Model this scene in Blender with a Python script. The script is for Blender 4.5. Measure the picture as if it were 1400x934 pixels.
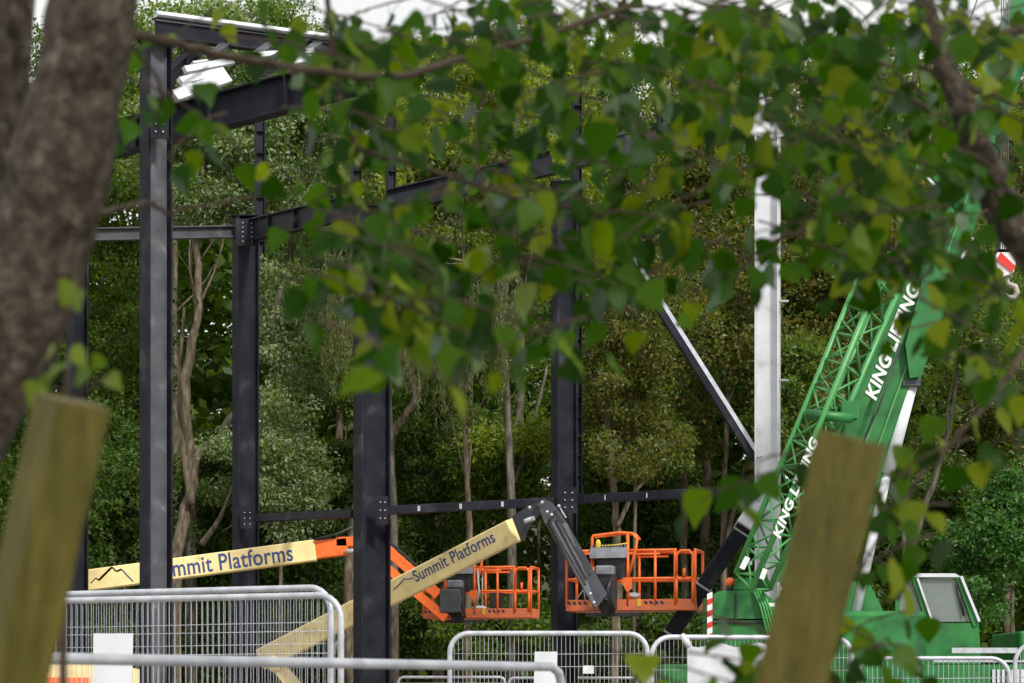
import bpy, math, random
import numpy as np
from mathutils import Vector, Matrix

# ------------------------------------------------------------------ camera, sky, sun, exposure
S = bpy.context.scene
for o in list(bpy.data.objects): bpy.data.objects.remove(o)
C = S.collection
F = 3111.0; HZ = 945.0; EYE = 1.1
cam = bpy.data.objects.new('camera', bpy.data.cameras.new('camera')); C.objects.link(cam)
cam.location = (0, 0, EYE); cam.rotation_euler = (math.radians(90), 0, 0)
cam.data.lens = 80; cam.data.sensor_width = 36; cam.data.shift_y = 478 / 1400
cam.data.clip_start = 0.1; cam.data.clip_end = 2000
cam.data.dof.use_dof = True; cam.data.dof.focus_distance = 44; cam.data.dof.aperture_fstop = 6.3
S.camera = cam
SUN_EL = math.radians(42); SUN_AZ = math.radians(145)      # clockwise from +Y
sd = Vector((math.sin(SUN_AZ)*math.cos(SUN_EL), math.cos(SUN_AZ)*math.cos(SUN_EL), math.sin(SUN_EL)))
W = bpy.data.worlds.new('World'); S.world = W; W.use_nodes = True
nt = W.node_tree; bg = nt.nodes['Background']; bg.inputs['Strength'].default_value = 0.105
sky = nt.nodes.new('ShaderNodeTexSky'); sky.sky_type = 'NISHITA'; sky.sun_disc = False
sky.sun_elevation = SUN_EL; sky.sun_rotation = SUN_AZ; sky.dust_density = 3
cl = nt.nodes.new('ShaderNodeTexNoise'); cl.inputs['Scale'].default_value = 3; cl.inputs['Detail'].default_value = 6
rp = nt.nodes.new('ShaderNodeMapRange'); rp.inputs[1].default_value = .3; rp.inputs[2].default_value = .55; rp.inputs[3].default_value = .75; rp.inputs[4].default_value = 1.0
mx = nt.nodes.new('ShaderNodeMixRGB'); mx.inputs[2].default_value = (7.6, 7.6, 7.4, 1)
nt.links.new(cl.outputs[0], rp.inputs[0]); nt.links.new(rp.outputs[0], mx.inputs[0])
nt.links.new(sky.outputs[0], mx.inputs[1]); nt.links.new(mx.outputs[0], bg.inputs[0])
sun = bpy.data.objects.new('sun', bpy.data.lights.new('sun', 'SUN')); C.objects.link(sun)
sun.data.energy = 2.9; sun.data.angle = math.radians(9); sun.data.color = (1, .96, .9)
sun.rotation_euler = sd.to_track_quat('Z', 'Y').to_euler()
S.view_settings.view_transform = 'Standard'; S.view_settings.look = 'None'
S.view_settings.exposure = 0.4; S.view_settings.gamma = 1
S.render.engine = 'CYCLES'
S.cycles.max_bounces = 6; S.cycles.transparent_max_bounces = 4

def P(px, py, Y): return Vector(((px-700)/F*Y, Y, EYE+(HZ-py)/F*Y))
rnd = random.Random(4); rg = np.random.default_rng(11)

# ------------------------------------------------------------------ materials
def ramp(nt, fac, stops):
    r = nt.nodes.new('ShaderNodeValToRGB'); e = r.color_ramp.elements
    while len(e) < len(stops): e.new(.5)
    for el, (p, c) in zip(e, stops): el.position = p; el.color = (*c, 1)
    nt.links.new(fac, r.inputs[0]); return r.outputs[0]
def noise(nt, scale, detail=4, vec=None, stretch=None, obj=True):
    n = nt.nodes.new('ShaderNodeTexNoise'); n.inputs['Scale'].default_value = scale; n.inputs['Detail'].default_value = detail
    tc = nt.nodes.new('ShaderNodeTexCoord'); src = tc.outputs['Object']
    if stretch:
        m = nt.nodes.new('ShaderNodeMapping'); m.inputs['Scale'].default_value = stretch
        nt.links.new(src, m.inputs[0]); src = m.outputs[0]
    nt.links.new(src, n.inputs['Vector']); return n.outputs[0]
def mat(name, c0, c1=None, rough=.5, scale=3, metal=0, bump=0, bscale=20, stretch=None, stops=None, spec=.5):
    m = bpy.data.materials.new(name); m.use_nodes = True; nt = m.node_tree; b = nt.nodes['Principled BSDF']
    b.inputs['Roughness'].default_value = rough; b.inputs['Metallic'].default_value = metal
    b.inputs['Specular IOR Level'].default_value = spec
    c1 = c1 or tuple(x*.8 for x in c0)
    f = noise(nt, scale, 6, stretch=stretch)
    nt.links.new(ramp(nt, f, stops or [(.35, c0), (.68, c1)]), b.inputs['Base Color'])
    if bump:
        bp = nt.nodes.new('ShaderNodeBump'); bp.inputs['Strength'].default_value = bump; bp.inputs['Distance'].default_value = .02
        nt.links.new(noise(nt, bscale, 6, stretch=stretch), bp.inputs['Height']); nt.links.new(bp.outputs[0], b.inputs['Normal'])
    return m
def leafmat(name, cols, trans=.35, rough=.55, gloss=.07, back=None):
    m = bpy.data.materials.new(name); m.use_nodes = True; nt = m.node_tree
    for n in list(nt.nodes): nt.nodes.remove(n)
    g = nt.nodes.new('ShaderNodeNewGeometry')
    st = [(i/(max(1, len(cols)-1))*.9+.05, c) for i, c in enumerate(cols)]
    col = ramp(nt, g.outputs['Random Per Island'], st)
    if back:
        mb = nt.nodes.new('ShaderNodeMixRGB'); nt.links.new(g.outputs['Backfacing'], mb.inputs[0])
        nt.links.new(col, mb.inputs[1]); mb.inputs[2].default_value = (*back, 1); colf = mb.outputs[0]
    else: colf = col
    d = nt.nodes.new('ShaderNodeBsdfDiffuse'); nt.links.new(colf, d.inputs[0])
    t = nt.nodes.new('ShaderNodeBsdfTranslucent')
    hs = nt.nodes.new('ShaderNodeMixRGB'); hs.blend_type = 'MULTIPLY'; hs.inputs[0].default_value = 1; hs.inputs[2].default_value = (2.0, 2.1, .3, 1)
    nt.links.new(col, hs.inputs[1]); nt.links.new(hs.outputs[0], t.inputs[0])
    a = nt.nodes.new('ShaderNodeMixShader'); a.inputs[0].default_value = trans
    nt.links.new(d.outputs[0], a.inputs[1]); nt.links.new(t.outputs[0], a.inputs[2])
    gl = nt.nodes.new('ShaderNodeBsdfGlossy'); gl.inputs['Roughness'].default_value = rough; gl.inputs[0].default_value = (.8, .85, .9, 1)
    fr = nt.nodes.new('ShaderNodeFresnel'); fr.inputs[0].default_value = 1.4
    ml = nt.nodes.new('ShaderNodeMath'); ml.operation = 'MULTIPLY_ADD'; ml.inputs[1].default_value = gloss*1.2; ml.inputs[2].default_value = gloss*.06
    nt.links.new(fr.outputs[0], ml.inputs[0])
    b = nt.nodes.new('ShaderNodeMixShader'); nt.links.new(ml.outputs[0], b.inputs[0])
    nt.links.new(a.outputs[0], b.inputs[1]); nt.links.new(gl.outputs[0], b.inputs[2])
    o = nt.nodes.new('ShaderNodeOutputMaterial'); nt.links.new(b.outputs[0], o.inputs[0]); return m

M = dict(
 steel=mat('black_steel', (.010, .011, .018), (.02, .021, .03), .55, 2.2, bump=.1, bscale=5, spec=.12, stops=[(.3, (.009, .010, .016)), (.6, (.02, .021, .03)), (.72, (.05, .05, .055))]),
 steel2=mat('scuffed_steel_and_lit_web', (.05, .052, .065), (.08, .082, .095), .5, 3, stops=[(.3, (.05, .05, .06)), (.58, (.08, .082, .095)), (.66, (.12, .12, .13)), (.7, (.28, .28, .29))], spec=.35),  # scuffed beams and purlins; on the first column's web it paints the lit face
 white=mat('white_paint', (.78, .79, .83), (.66, .67, .72), .4, 3, stops=[(.3, (.45, .44, .43)), (.4, (.58, .59, .63)), (.65, (.66, .67, .72))]),
 panel=mat('white_panel', (.62, .64, .68), (.54, .56, .6), .5, 2),
 bolt=mat('zinc', (.55, .56, .58), (.4, .4, .42), .35, 20, metal=.5),
 galv=mat('galvanised', (.55, .57, .62), (.38, .4, .45), .4, 8, metal=.25),
 wire=mat('galvanised_wire', (.5, .52, .56), (.36, .38, .42), .45, 8, metal=.2),
 rust=mat('worn_tube', (.3, .27, .23), (.5, .47, .42), .6, 10),
 orange=mat('orange_paint', (.83, .13, .022), (.7, .1, .02), .42, 7, stops=[(.25, (.55, .1, .03)), (.4, (.88, .15, .02)), (.8, (.95, .19, .04))]),
 orange2=mat('worn_orange', (.8, .17, .05), (.55, .16, .08), .55, 4, stretch=(1, 1, 4)),
 beige=mat('beige_paint', (.88, .72, .34), (.8, .65, .30), .45, 4, stops=[(.28, (.5, .4, .22)), (.38, (.78, .63, .3)), (.6, (.88, .72, .34))]),
 navy=mat('navy_lettering', (.035, .06, .2), (.045, .07, .22), .5, 5),
 dark=mat('charcoal_paint', (.045, .048, .06), (.07, .073, .085), .45, 3),
 black=mat('black_plastic', (.012, .012, .014), (.03, .03, .032), .5, 8),
 greyp=mat('grey_plastic', (.13, .14, .16), (.22, .23, .25), .5, 6),
 yellow=mat('yellow_strap', (.75, .5, .03), (.6, .4, .03), .5, 6),
 green=mat('crane_green', (.012, .14, .025), (.02, .19, .035), .45, 3, stops=[(.3, (.01, .08, .02)), (.42, (.012, .135, .028)), (.6, (.02, .18, .035)), (.75, (.035, .2, .055))]),
 green2=mat('crane_light_green', (.05, .25, .06), (.08, .32, .09), .4, 2),
 letter=mat('white_lettering', (.8, .8, .8), (.74, .74, .74), .5, 8),
 red=mat('red_paint', (.65, .03, .02), (.5, .03, .02), .4, 5),
 post=mat('treated_pine', (.2, .17, .03), (.3, .25, .06), .75, 9, bump=.6, bscale=30, stretch=(5, 5, .35), stops=[(.3, (.09, .075, .007)), (.5, (.13, .11, .011)), (.72, (.19, .15, .022))]),
 endgrain=mat('post_end_grain', (.16, .13, .05), (.09, .07, .03), .8, 30),
 bark=mat('fore_bark', (.05, .03, .02), (.2, .16, .14), .85, 42, bump=1, bscale=60, stretch=(1, 1, .7), stops=[(.32, (.03, .02, .013)), (.48, (.07, .05, .035)), (.6, (.115, .088, .066)), (.72, (.22, .18, .15))]),
 twig=mat('twig_bark', (.05, .03, .018), (.10, .065, .04), .75, 20),
 bark2=mat('tan_bark', (.09, .07, .045), (.17, .135, .09), .85, 4, bump=.9, stretch=(3, 3, .8), stops=[(.3, (.04, .032, .02)), (.45, (.09, .068, .043)), (.6, (.15, .12, .08)), (.7, (.2, .18, .13))]),
 bark3=mat('grey_bark', (.10, .09, .07), (.18, .16, .13), .85, 4, bump=.9, stretch=(3, 3, .8), stops=[(.3, (.045, .042, .03)), (.45, (.09, .08, .06)), (.6, (.15, .135, .105)), (.7, (.21, .2, .17))]),
 rope=mat('wire_rope', (.1, .1, .1), (.2, .2, .2), .5, 8),
 tyre=mat('tyre_rubber', (.02, .02, .02), (.04, .04, .04), .8, 8),
 conc=mat('concrete', (.3, .3, .29), (.22, .22, .21), .9, 6),
 cloth=mat('white_cloth', (.6, .61, .65), (.45, .46, .5), .8, 3),
)
glass = bpy.data.materials.new('cab_glass'); glass.use_nodes = True
b = glass.node_tree.nodes['Principled BSDF']; b.inputs['Base Color'].default_value = (.6, .68, .66, 1); b.inputs['Roughness'].default_value = .06
b.inputs['Transmission Weight'].default_value = .8; b.inputs['Specular IOR Level'].default_value = .8
L = dict(
 silver=leafmat('silver_leaves', [(.07, .12, .03), (.12, .18, .05), (.19, .25, .10)], .35, gloss=.06, back=(.24, .3, .17)),
 yellow=leafmat('yellow_green_leaves', [(.08, .14, .012), (.15, .21, .025), (.27, .28, .045)], .45),
 dark=leafmat('dark_leaves', [(.04, .085, .014), (.07, .125, .02), (.11, .17, .03)], .4),
 mid=leafmat('mid_leaves', [(.05, .10, .012), (.09, .15, .02), (.15, .21, .035)], .45),
 olive=leafmat('olive_leaves', [(.05, .075, .012), (.085, .115, .02), (.12, .14, .03), (.19, .14, .03)], .42),
 bright=leafmat('bright_leaves', [(.04, .12, .02), (.06, .16, .035), (.09, .19, .05)], .35),
 willow=leafmat('willow_leaves', [(.08, .12, .02), (.13, .17, .045), (.18, .2, .08)], .4),
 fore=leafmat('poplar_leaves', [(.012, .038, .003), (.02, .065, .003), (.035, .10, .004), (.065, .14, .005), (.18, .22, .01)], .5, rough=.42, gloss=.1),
 forepale=leafmat('young_poplar_leaves', [(.09, .16, .015), (.14, .2, .02), (.17, .22, .03)], .5, rough=.38, gloss=.25, back=(.14, .22, .05)),  # lighter yellow-green leaf colour, for the shoot and the leaf stalks
)

# ------------------------------------------------------------------ object helpers
def thing(name, label, cat, loc=(0, 0, 0), group=None):
    o = bpy.data.objects.new(name, None); C.objects.link(o); o.location = loc; o.empty_display_size = .2
    o['label'] = label; o['category'] = cat
    if group: o['group'] = group
    return o
def tag(o, label, cat, group=None):
    o['label'] = label; o['category'] = cat
    if group: o['group'] = group
    return o
class MB:
    def __init__(s): s.v = []; s.f = []; s.m = []; s.sm = []; s.rng = []
    def add(s, v, f, mi=0, smooth=False):
        k = len(s.v); s.rng.append((k, k+len(v))); s.v += [tuple(x) for x in v]; s.f += [tuple(i+k for i in q) for q in f]
        s.m += [mi]*len(f); s.sm += [smooth]*len(f); return s
    def frame(s, c, ax, ay, az, hx, hy, hz, mi=0, ch=0):      # oriented box with small chamfers
        c = Vector(c); ax = ax.normalized(); ay = ay.normalized(); az = az.normalized()
        if ch <= 0: ch = min(hx, hy, hz)*.12
        v = []; idx = {}
        for sx in (-1, 1):
            for sy in (-1, 1):
                for sz in (-1, 1):
                    for k in range(3):
                        h = [hx-ch, hy-ch, hz-ch]; h[k] += ch
                        idx[(sx, sy, sz, k)] = len(v); v.append(c+ax*(sx*h[0])+ay*(sy*h[1])+az*(sz*h[2]))
        f = []
        def q(*a): f.append(tuple(idx[i] for i in a))
        for sg in (-1, 1):
            r = (lambda l: l) if sg > 0 else (lambda l: l[::-1])
            q(*r([(sg, -1, -1, 0), (sg, 1, -1, 0), (sg, 1, 1, 0), (sg, -1, 1, 0)]))
            q(*r([(-1, sg, -1, 1), (-1, sg, 1, 1), (1, sg, 1, 1), (1, sg, -1, 1)]))
            q(*r([(-1, -1, sg, 2), (1, -1, sg, 2), (1, 1, sg, 2), (-1, 1, sg, 2)]))
        for a in (-1, 1):
            for b_ in (-1, 1):
                q((a, b_, -1, 0), (a, b_, -1, 1), (a, b_, 1, 1), (a, b_, 1, 0))
                q((a, -1, b_, 0), (a, -1, b_, 2), (a, 1, b_, 2), (a, 1, b_, 0))
                q((-1, a, b_, 1), (-1, a, b_, 2), (1, a, b_, 2), (1, a, b_, 1))
                for d in (-1, 1): q((a, b_, d, 0), (a, b_, d, 1), (a, b_, d, 2))
        return s.add(v, f, mi)
    def box(s, c, sx, sy, sz, rz=0, mi=0):
        ca, sa = math.cos(rz), math.sin(rz)
        return s.frame(c, Vector((ca, sa, 0)), Vector((-sa, ca, 0)), Vector((0, 0, 1)), sx/2, sy/2, sz/2, mi)
    def bar(s, p0, p1, w, h, mi=0, up=None, ch=0):  # w across (in depth), h in camera plane
        p0 = Vector(p0); p1 = Vector(p1); u = (p1-p0); l = u.length; u.normalize()
        n = (up or Vector((0, -1, 0))); n = n-u*n.dot(u); n.normalize(); v = n.cross(u)
        return s.frame((p0+p1)/2, u, n, v, l/2, w/2, h/2, mi, ch)
    def tube(s, pts, r, n=8, mi=0, cap=True):
        pts = [Vector(p) for p in pts]; m = len(pts)
        rs = r if hasattr(r, '__len__') else [r]*m
        v = []; prev = None
        for i, p in enumerate(pts):
            t = (pts[min(i+1, m-1)]-pts[max(i-1, 0)]).normalized()
            if prev is None:
                a = Vector((0, 0, 1)) if abs(t.z) < .9 else Vector((1, 0, 0)); x = t.cross(a).normalized()
            else: x = (prev-t*prev.dot(t)).normalized()
            prev = x; y = t.cross(x)
            for k in range(n):
                a = 2*math.pi*k/n; v.append(p+(x*math.cos(a)+y*math.sin(a))*rs[i])
        f = [(i*n+k, i*n+(k+1) % n, (i+1)*n+(k+1) % n, (i+1)*n+k) for i in range(m-1) for k in range(n)]
        if cap: f += [tuple(range(n))[::-1], tuple((m-1)*n+k for k in range(n))]
        return s.add(v, f, mi, True)
    def poly(s, pts, off, mi=0):                      # prism: polygon pts (3D) extruded by vector off
        n = len(pts); off = Vector(off); v = [Vector(p) for p in pts]+[Vector(p)+off for p in pts]
        f = [tuple(range(n)), tuple(range(2*n-1, n-1, -1))]+[(i, i+n, (i+1) % n+n, (i+1) % n) for i in range(n)]
        return s.add(v, f, mi)
    def build_each(s, name, mats, parent):
        """one object for every shape that was added"""
        k = 0; used = 0; out = []
        groups = []
        for f, m_, sm in zip(s.f, s.m, s.sm):
            g = next((i for i, (a, b_) in enumerate(s.rng) if a <= f[0] < b_))
            while len(groups) <= g: groups.append(([], [], []))
            groups[g][0].append(tuple(i-s.rng[g][0] for i in f)); groups[g][1].append(m_); groups[g][2].append(sm)
        for (a, b_), (f, m_, sm) in zip(s.rng, groups):
            q = MB(); q.v = s.v[a:b_]; q.f = f; q.m = m_; q.sm = sm; out.append(q.build(name, mats, parent))
        return out
    def ball(s, c, rx, ry, rz, mi=0, n=10):
        v = []; f = []
        for i in range(1, n):
            th = math.pi*i/n
            for k in range(n*2):
                a = math.pi*k/n; v.append((c[0]+rx*math.sin(th)*math.cos(a), c[1]+ry*math.sin(th)*math.sin(a), c[2]+rz*math.cos(th)))
        for i in range(n-2):
            for k in range(n*2): f.append((i*2*n+k, (i+1)*2*n+k, (i+1)*2*n+(k+1) % (2*n), i*2*n+(k+1) % (2*n)))
        t = len(v); v += [(c[0], c[1], c[2]+rz), (c[0], c[1], c[2]-rz)]
        for k in range(2*n):
            f.append((t, k, (k+1) % (2*n))); f.append((t+1, (n-2)*2*n+(k+1) % (2*n), (n-2)*2*n+k))
        return s.add(v, f, mi, True)
    def build(s, name, mats, parent=None):
        me = bpy.data.meshes.new(name); off = Vector((0, 0, 0))
        pr = parent; 
        while pr is not None: off += pr.location; pr = pr.parent
        me.from_pydata([(a-off.x, b-off.y, c-off.z) for a, b, c in s.v], [], s.f)
        if not isinstance(mats, (list, tuple)): mats = [mats]
        for m_ in mats: me.materials.append(m_)
        me.polygons.foreach_set('material_index', s.m); me.polygons.foreach_set('use_smooth', s.sm)
        import bmesh
        bm = bmesh.new(); bm.from_mesh(me); bmesh.ops.recalc_face_normals(bm, faces=bm.faces); bm.to_mesh(me); bm.free()
        o = bpy.data.objects.new(name, me); C.objects.link(o)
        if parent: o.parent = parent
        return o
def npmesh(name, V, Fc, mats, parent=None, k=4, mi=None, off=(0, 0, 0), smooth=False):
    me = bpy.data.meshes.new(name); n = len(V); m = len(Fc)
    me.vertices.add(n); me.vertices.foreach_set('co', (V-np.array(off)).astype(np.float32).ravel())
    me.loops.add(m*k); me.loops.foreach_set('vertex_index', Fc.astype(np.int32).ravel())
    me.polygons.add(m); me.polygons.foreach_set('loop_start', (np.arange(m)*k).astype(np.int32))
    if mi is not None: me.polygons.foreach_set('material_index', mi.astype(np.int32))
    if smooth: me.polygons.foreach_set('use_smooth', np.ones(m, dtype=bool))
    for q in (mats if isinstance(mats, (list, tuple)) else [mats]): me.materials.append(q)
    me.update(calc_edges=True)
    o = bpy.data.objects.new(name, me); C.objects.link(o)
    if parent: o.parent = parent
    return o
def lettering(name, body, p0, u, n, length, height, m, parent, bold=0, shear=0, bounds=None):
    cu = bpy.data.curves.new('t', 'FONT'); cu.body = body; cu.extrude = .004; cu.offset = bold; cu.shear = shear
    cu.space_character = 1.05
    to = bpy.data.objects.new('t', cu); C.objects.link(to)
    bpy.context.view_layer.update()
    me = bpy.data.meshes.new_from_object(to.evaluated_get(bpy.context.evaluated_depsgraph_get()))
    bpy.data.objects.remove(to)
    co = np.empty(len(me.vertices)*3); me.vertices.foreach_get('co', co); co = co.reshape(-1, 3)
    co[:, 0] -= co[:, 0].min(); w = co[:, 0].max()
    u = Vector(u).normalized(); n = Vector(n); n = (n-u*n.dot(u)).normalized(); v = n.cross(u)
    if v.z < 0 and abs(v.z) > .05: v = -v
    off = Vector((0, 0, 0)); pr = parent
    while pr is not None: off += pr.location; pr = pr.parent
    base = Vector(p0)-off
    co2 = np.array(base)[None]+co[:, :1]/w*length*np.array(u)+co[:, 1:2]/.72*height*np.array(v)+co[:, 2:3]*np.array(n)
    me.vertices.foreach_set('co', co2.ravel()); me.update(); me.materials.clear(); me.materials.append(m)
    me.name = name
    o = bpy.data.objects.new(name, me); C.objects.link(o); o.parent = parent
    return o

# ------------------------------------------------------------------ ground and added bank
def grid_ground():
    n = 90; xs = np.linspace(-320, 320, n); ys = np.linspace(-120, 420, n)
    X, Y = np.meshgrid(xs, ys); Z = np.zeros_like(X)+.03*np.sin(X*.3)*np.cos(Y*.23)
    Z += 13*np.clip((Y-96)/40, 0, 1)**2*(3-2*np.clip((Y-96)/40, 0, 1))  # rise behind the wood, added to block light from the horizon
    V = np.stack([X, Y, Z], -1).reshape(-1, 3)
    i = np.arange(n-1); A, B = np.meshgrid(i, i); a = (B*n+A).ravel()
    o = npmesh('ground', V, np.stack([a, a+1, a+n+1, a+n], 1), mat('ground_soil', (.06, .05, .035), (.05, .07, .02), .95, .6, bump=.6, bscale=3), smooth=True)
    o['kind'] = 'structure'
grid_ground()
yard = npmesh('gravel_yard', np.array([(-26, 5, .045), (30, 5, .045), (30, 56, .045), (-26, 56, .045)], float), np.array([[0, 1, 2, 3]]), mat('gravel', (.22, .2, .17), (.3, .28, .25), .95, 12, bump=.8, bscale=30))
yard['kind'] = 'structure'

# ------------------------------------------------------------------ leaf clouds
def rand_dirs(n):
    v = rg.normal(size=(n, 3)); return v/np.linalg.norm(v, axis=1, keepdims=True)
def leaves(P0, size, asp=.55, droop=.3, up=.6):
    n = len(P0); d = rand_dirs(n); d[:, 2] -= droop; d /= np.linalg.norm(d, axis=1, keepdims=True)
    nr = rand_dirs(n); nr[:, 2] += up; s = np.cross(nr, d); s /= (np.linalg.norm(s, axis=1, keepdims=True)+1e-9)
    sz = size*rg.uniform(.6, 1.25, (n, 1)); up_ = np.cross(d, s)
    a = P0; b_ = P0+d*sz*.45+s*sz*asp*.5+up_*sz*.06; c = P0+d*sz; e = P0+d*sz*.45-s*sz*asp*.5+up_*sz*.06
    return np.stack([a, b_, c, e], 1).reshape(-1, 3)
def crown_obj(cents, nleaf, size, material, parent, spread=.55, asp=.55, droop=.3, name='crown'):
    cents = np.array(cents); k = len(cents)
    w = rg.uniform(.5, 1.5, k); idx = rg.choice(k, nleaf, p=w/w.sum())
    rad = spread*rg.uniform(.6, 1.3, k)
    d = rand_dirs(nleaf)*(rg.uniform(0, 1, (nleaf, 1))**.5); d[:, 2] *= .6
    V = leaves(cents[idx]+d*rad[idx][:, None], size, asp, droop)
    return npmesh(name, V, np.arange(len(V)).reshape(-1, 4), material, parent, off=parent.location if parent else (0, 0, 0))

def bg_tree(kind, label, pts, Y, r0, crown, ltype, nleaf_, bark='bark2', forks=(), size=.15, clumps=60, spread=.6, nlimb=6, cat='tree', dY=2.2):
    """pts: trunk polyline in photo pixels at depth Y, from low to high; crown: list of (cx,cy,rx,ry)"""
    k = Y/F; nleaf = int(nleaf_*1.8); clumps = int(clumps*1.3)
    base = P(pts[0][0], pts[0][1], Y); root = Vector((base.x+rnd.uniform(-.15, .15), Y, 0))
    t = thing(kind, label, cat, root)
    line = [root]+[P(x, y, Y+.3*math.sin(i*1.7)) for i, (x, y) in enumerate(pts)]
    line[0].z = -.1
    mb = MB()
    def smooth_line(l, m=5):
        out = []
        for i in range(len(l)-1):
            a = l[max(i-1, 0)]; b_ = l[i]; c = l[i+1]; d = l[min(i+2, len(l)-1)]
            for j in range(m):
                u = j/m; out.append(.5*((2*b_)+(-a+c)*u+(2*a-5*b_+4*c-d)*u*u+(-a+3*b_-3*c+d)*u**3))
        return out+[l[-1]]
    sl = smooth_line(line); n = len(sl)
    for i, p in enumerate(sl):
        if i: p.x += rnd.gauss(0, r0*.12)
    mb.tube(sl, [r0*(1.15 if i == 0 else 1)*(1-.72*i/n) for i in range(n)], 8)
    ends = [sl[-1]]
    for fk in forks:
        fl = smooth_line([P(x, y, Y+.15*i) for i, (x, y) in enumerate(fk[1])]); m = len(fl)
        mb.tube(fl, [max(.01, r0*fk[0]*(1-.75*i/m)) for i in range(m)], 7); ends.append(fl[-1])
    cs = []
    area = [a[2]*a[3] for a in crown]
    for _ in range(clumps):
        c = rnd.choices(crown, area)[0]
        while True:
            a, b_ = rnd.uniform(-1, 1), rnd.uniform(-1, 1)
            if a*a+b_*b_ < 1: break
        cs.append(P(c[0]+a*c[2], c[1]+b_*c[3], Y)+Vector((0, rnd.uniform(-dY, dY)*math.sqrt(1-a*a-b_*b_), 0)))
    for i in range(nlimb):
        j = rnd.randrange(int(n*.6), n); p = sl[j]; e = rnd.choice(cs)
        mid = (p+e)/2+Vector((rnd.gauss(0, .25), rnd.gauss(0, .25), -.15*(e-p).length))
        rr = r0*(1-.72*j/n)*.28
        fl = smooth_line([p, mid, e], 4); mb.tube(fl, [rr*(1-.8*q/len(fl))+.006 for q in range(len(fl))], 6)
        for _ in range(2):
            e2 = e+Vector((rnd.gauss(0, .7), rnd.gauss(0, .5), rnd.gauss(.3, .5))); s0 = fl[len(fl)//2]
            mb.tube([s0, (s0+e2)/2+Vector((0, 0, -.1)), e2], [rr*.4+.004, rr*.25+.004, .006], 5)
    import mathutils.noise as mn
    mb.v = [(a+.03*mn.noise(Vector((a*4, b_*4, c*2))), b_, c) for a, b_, c in mb.v]
    mb.build('trunk', M[bark], t)
    crown_obj([tuple(c) for c in cs], nleaf, size, L[ltype], t, spread*1.35)
    return t

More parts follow.
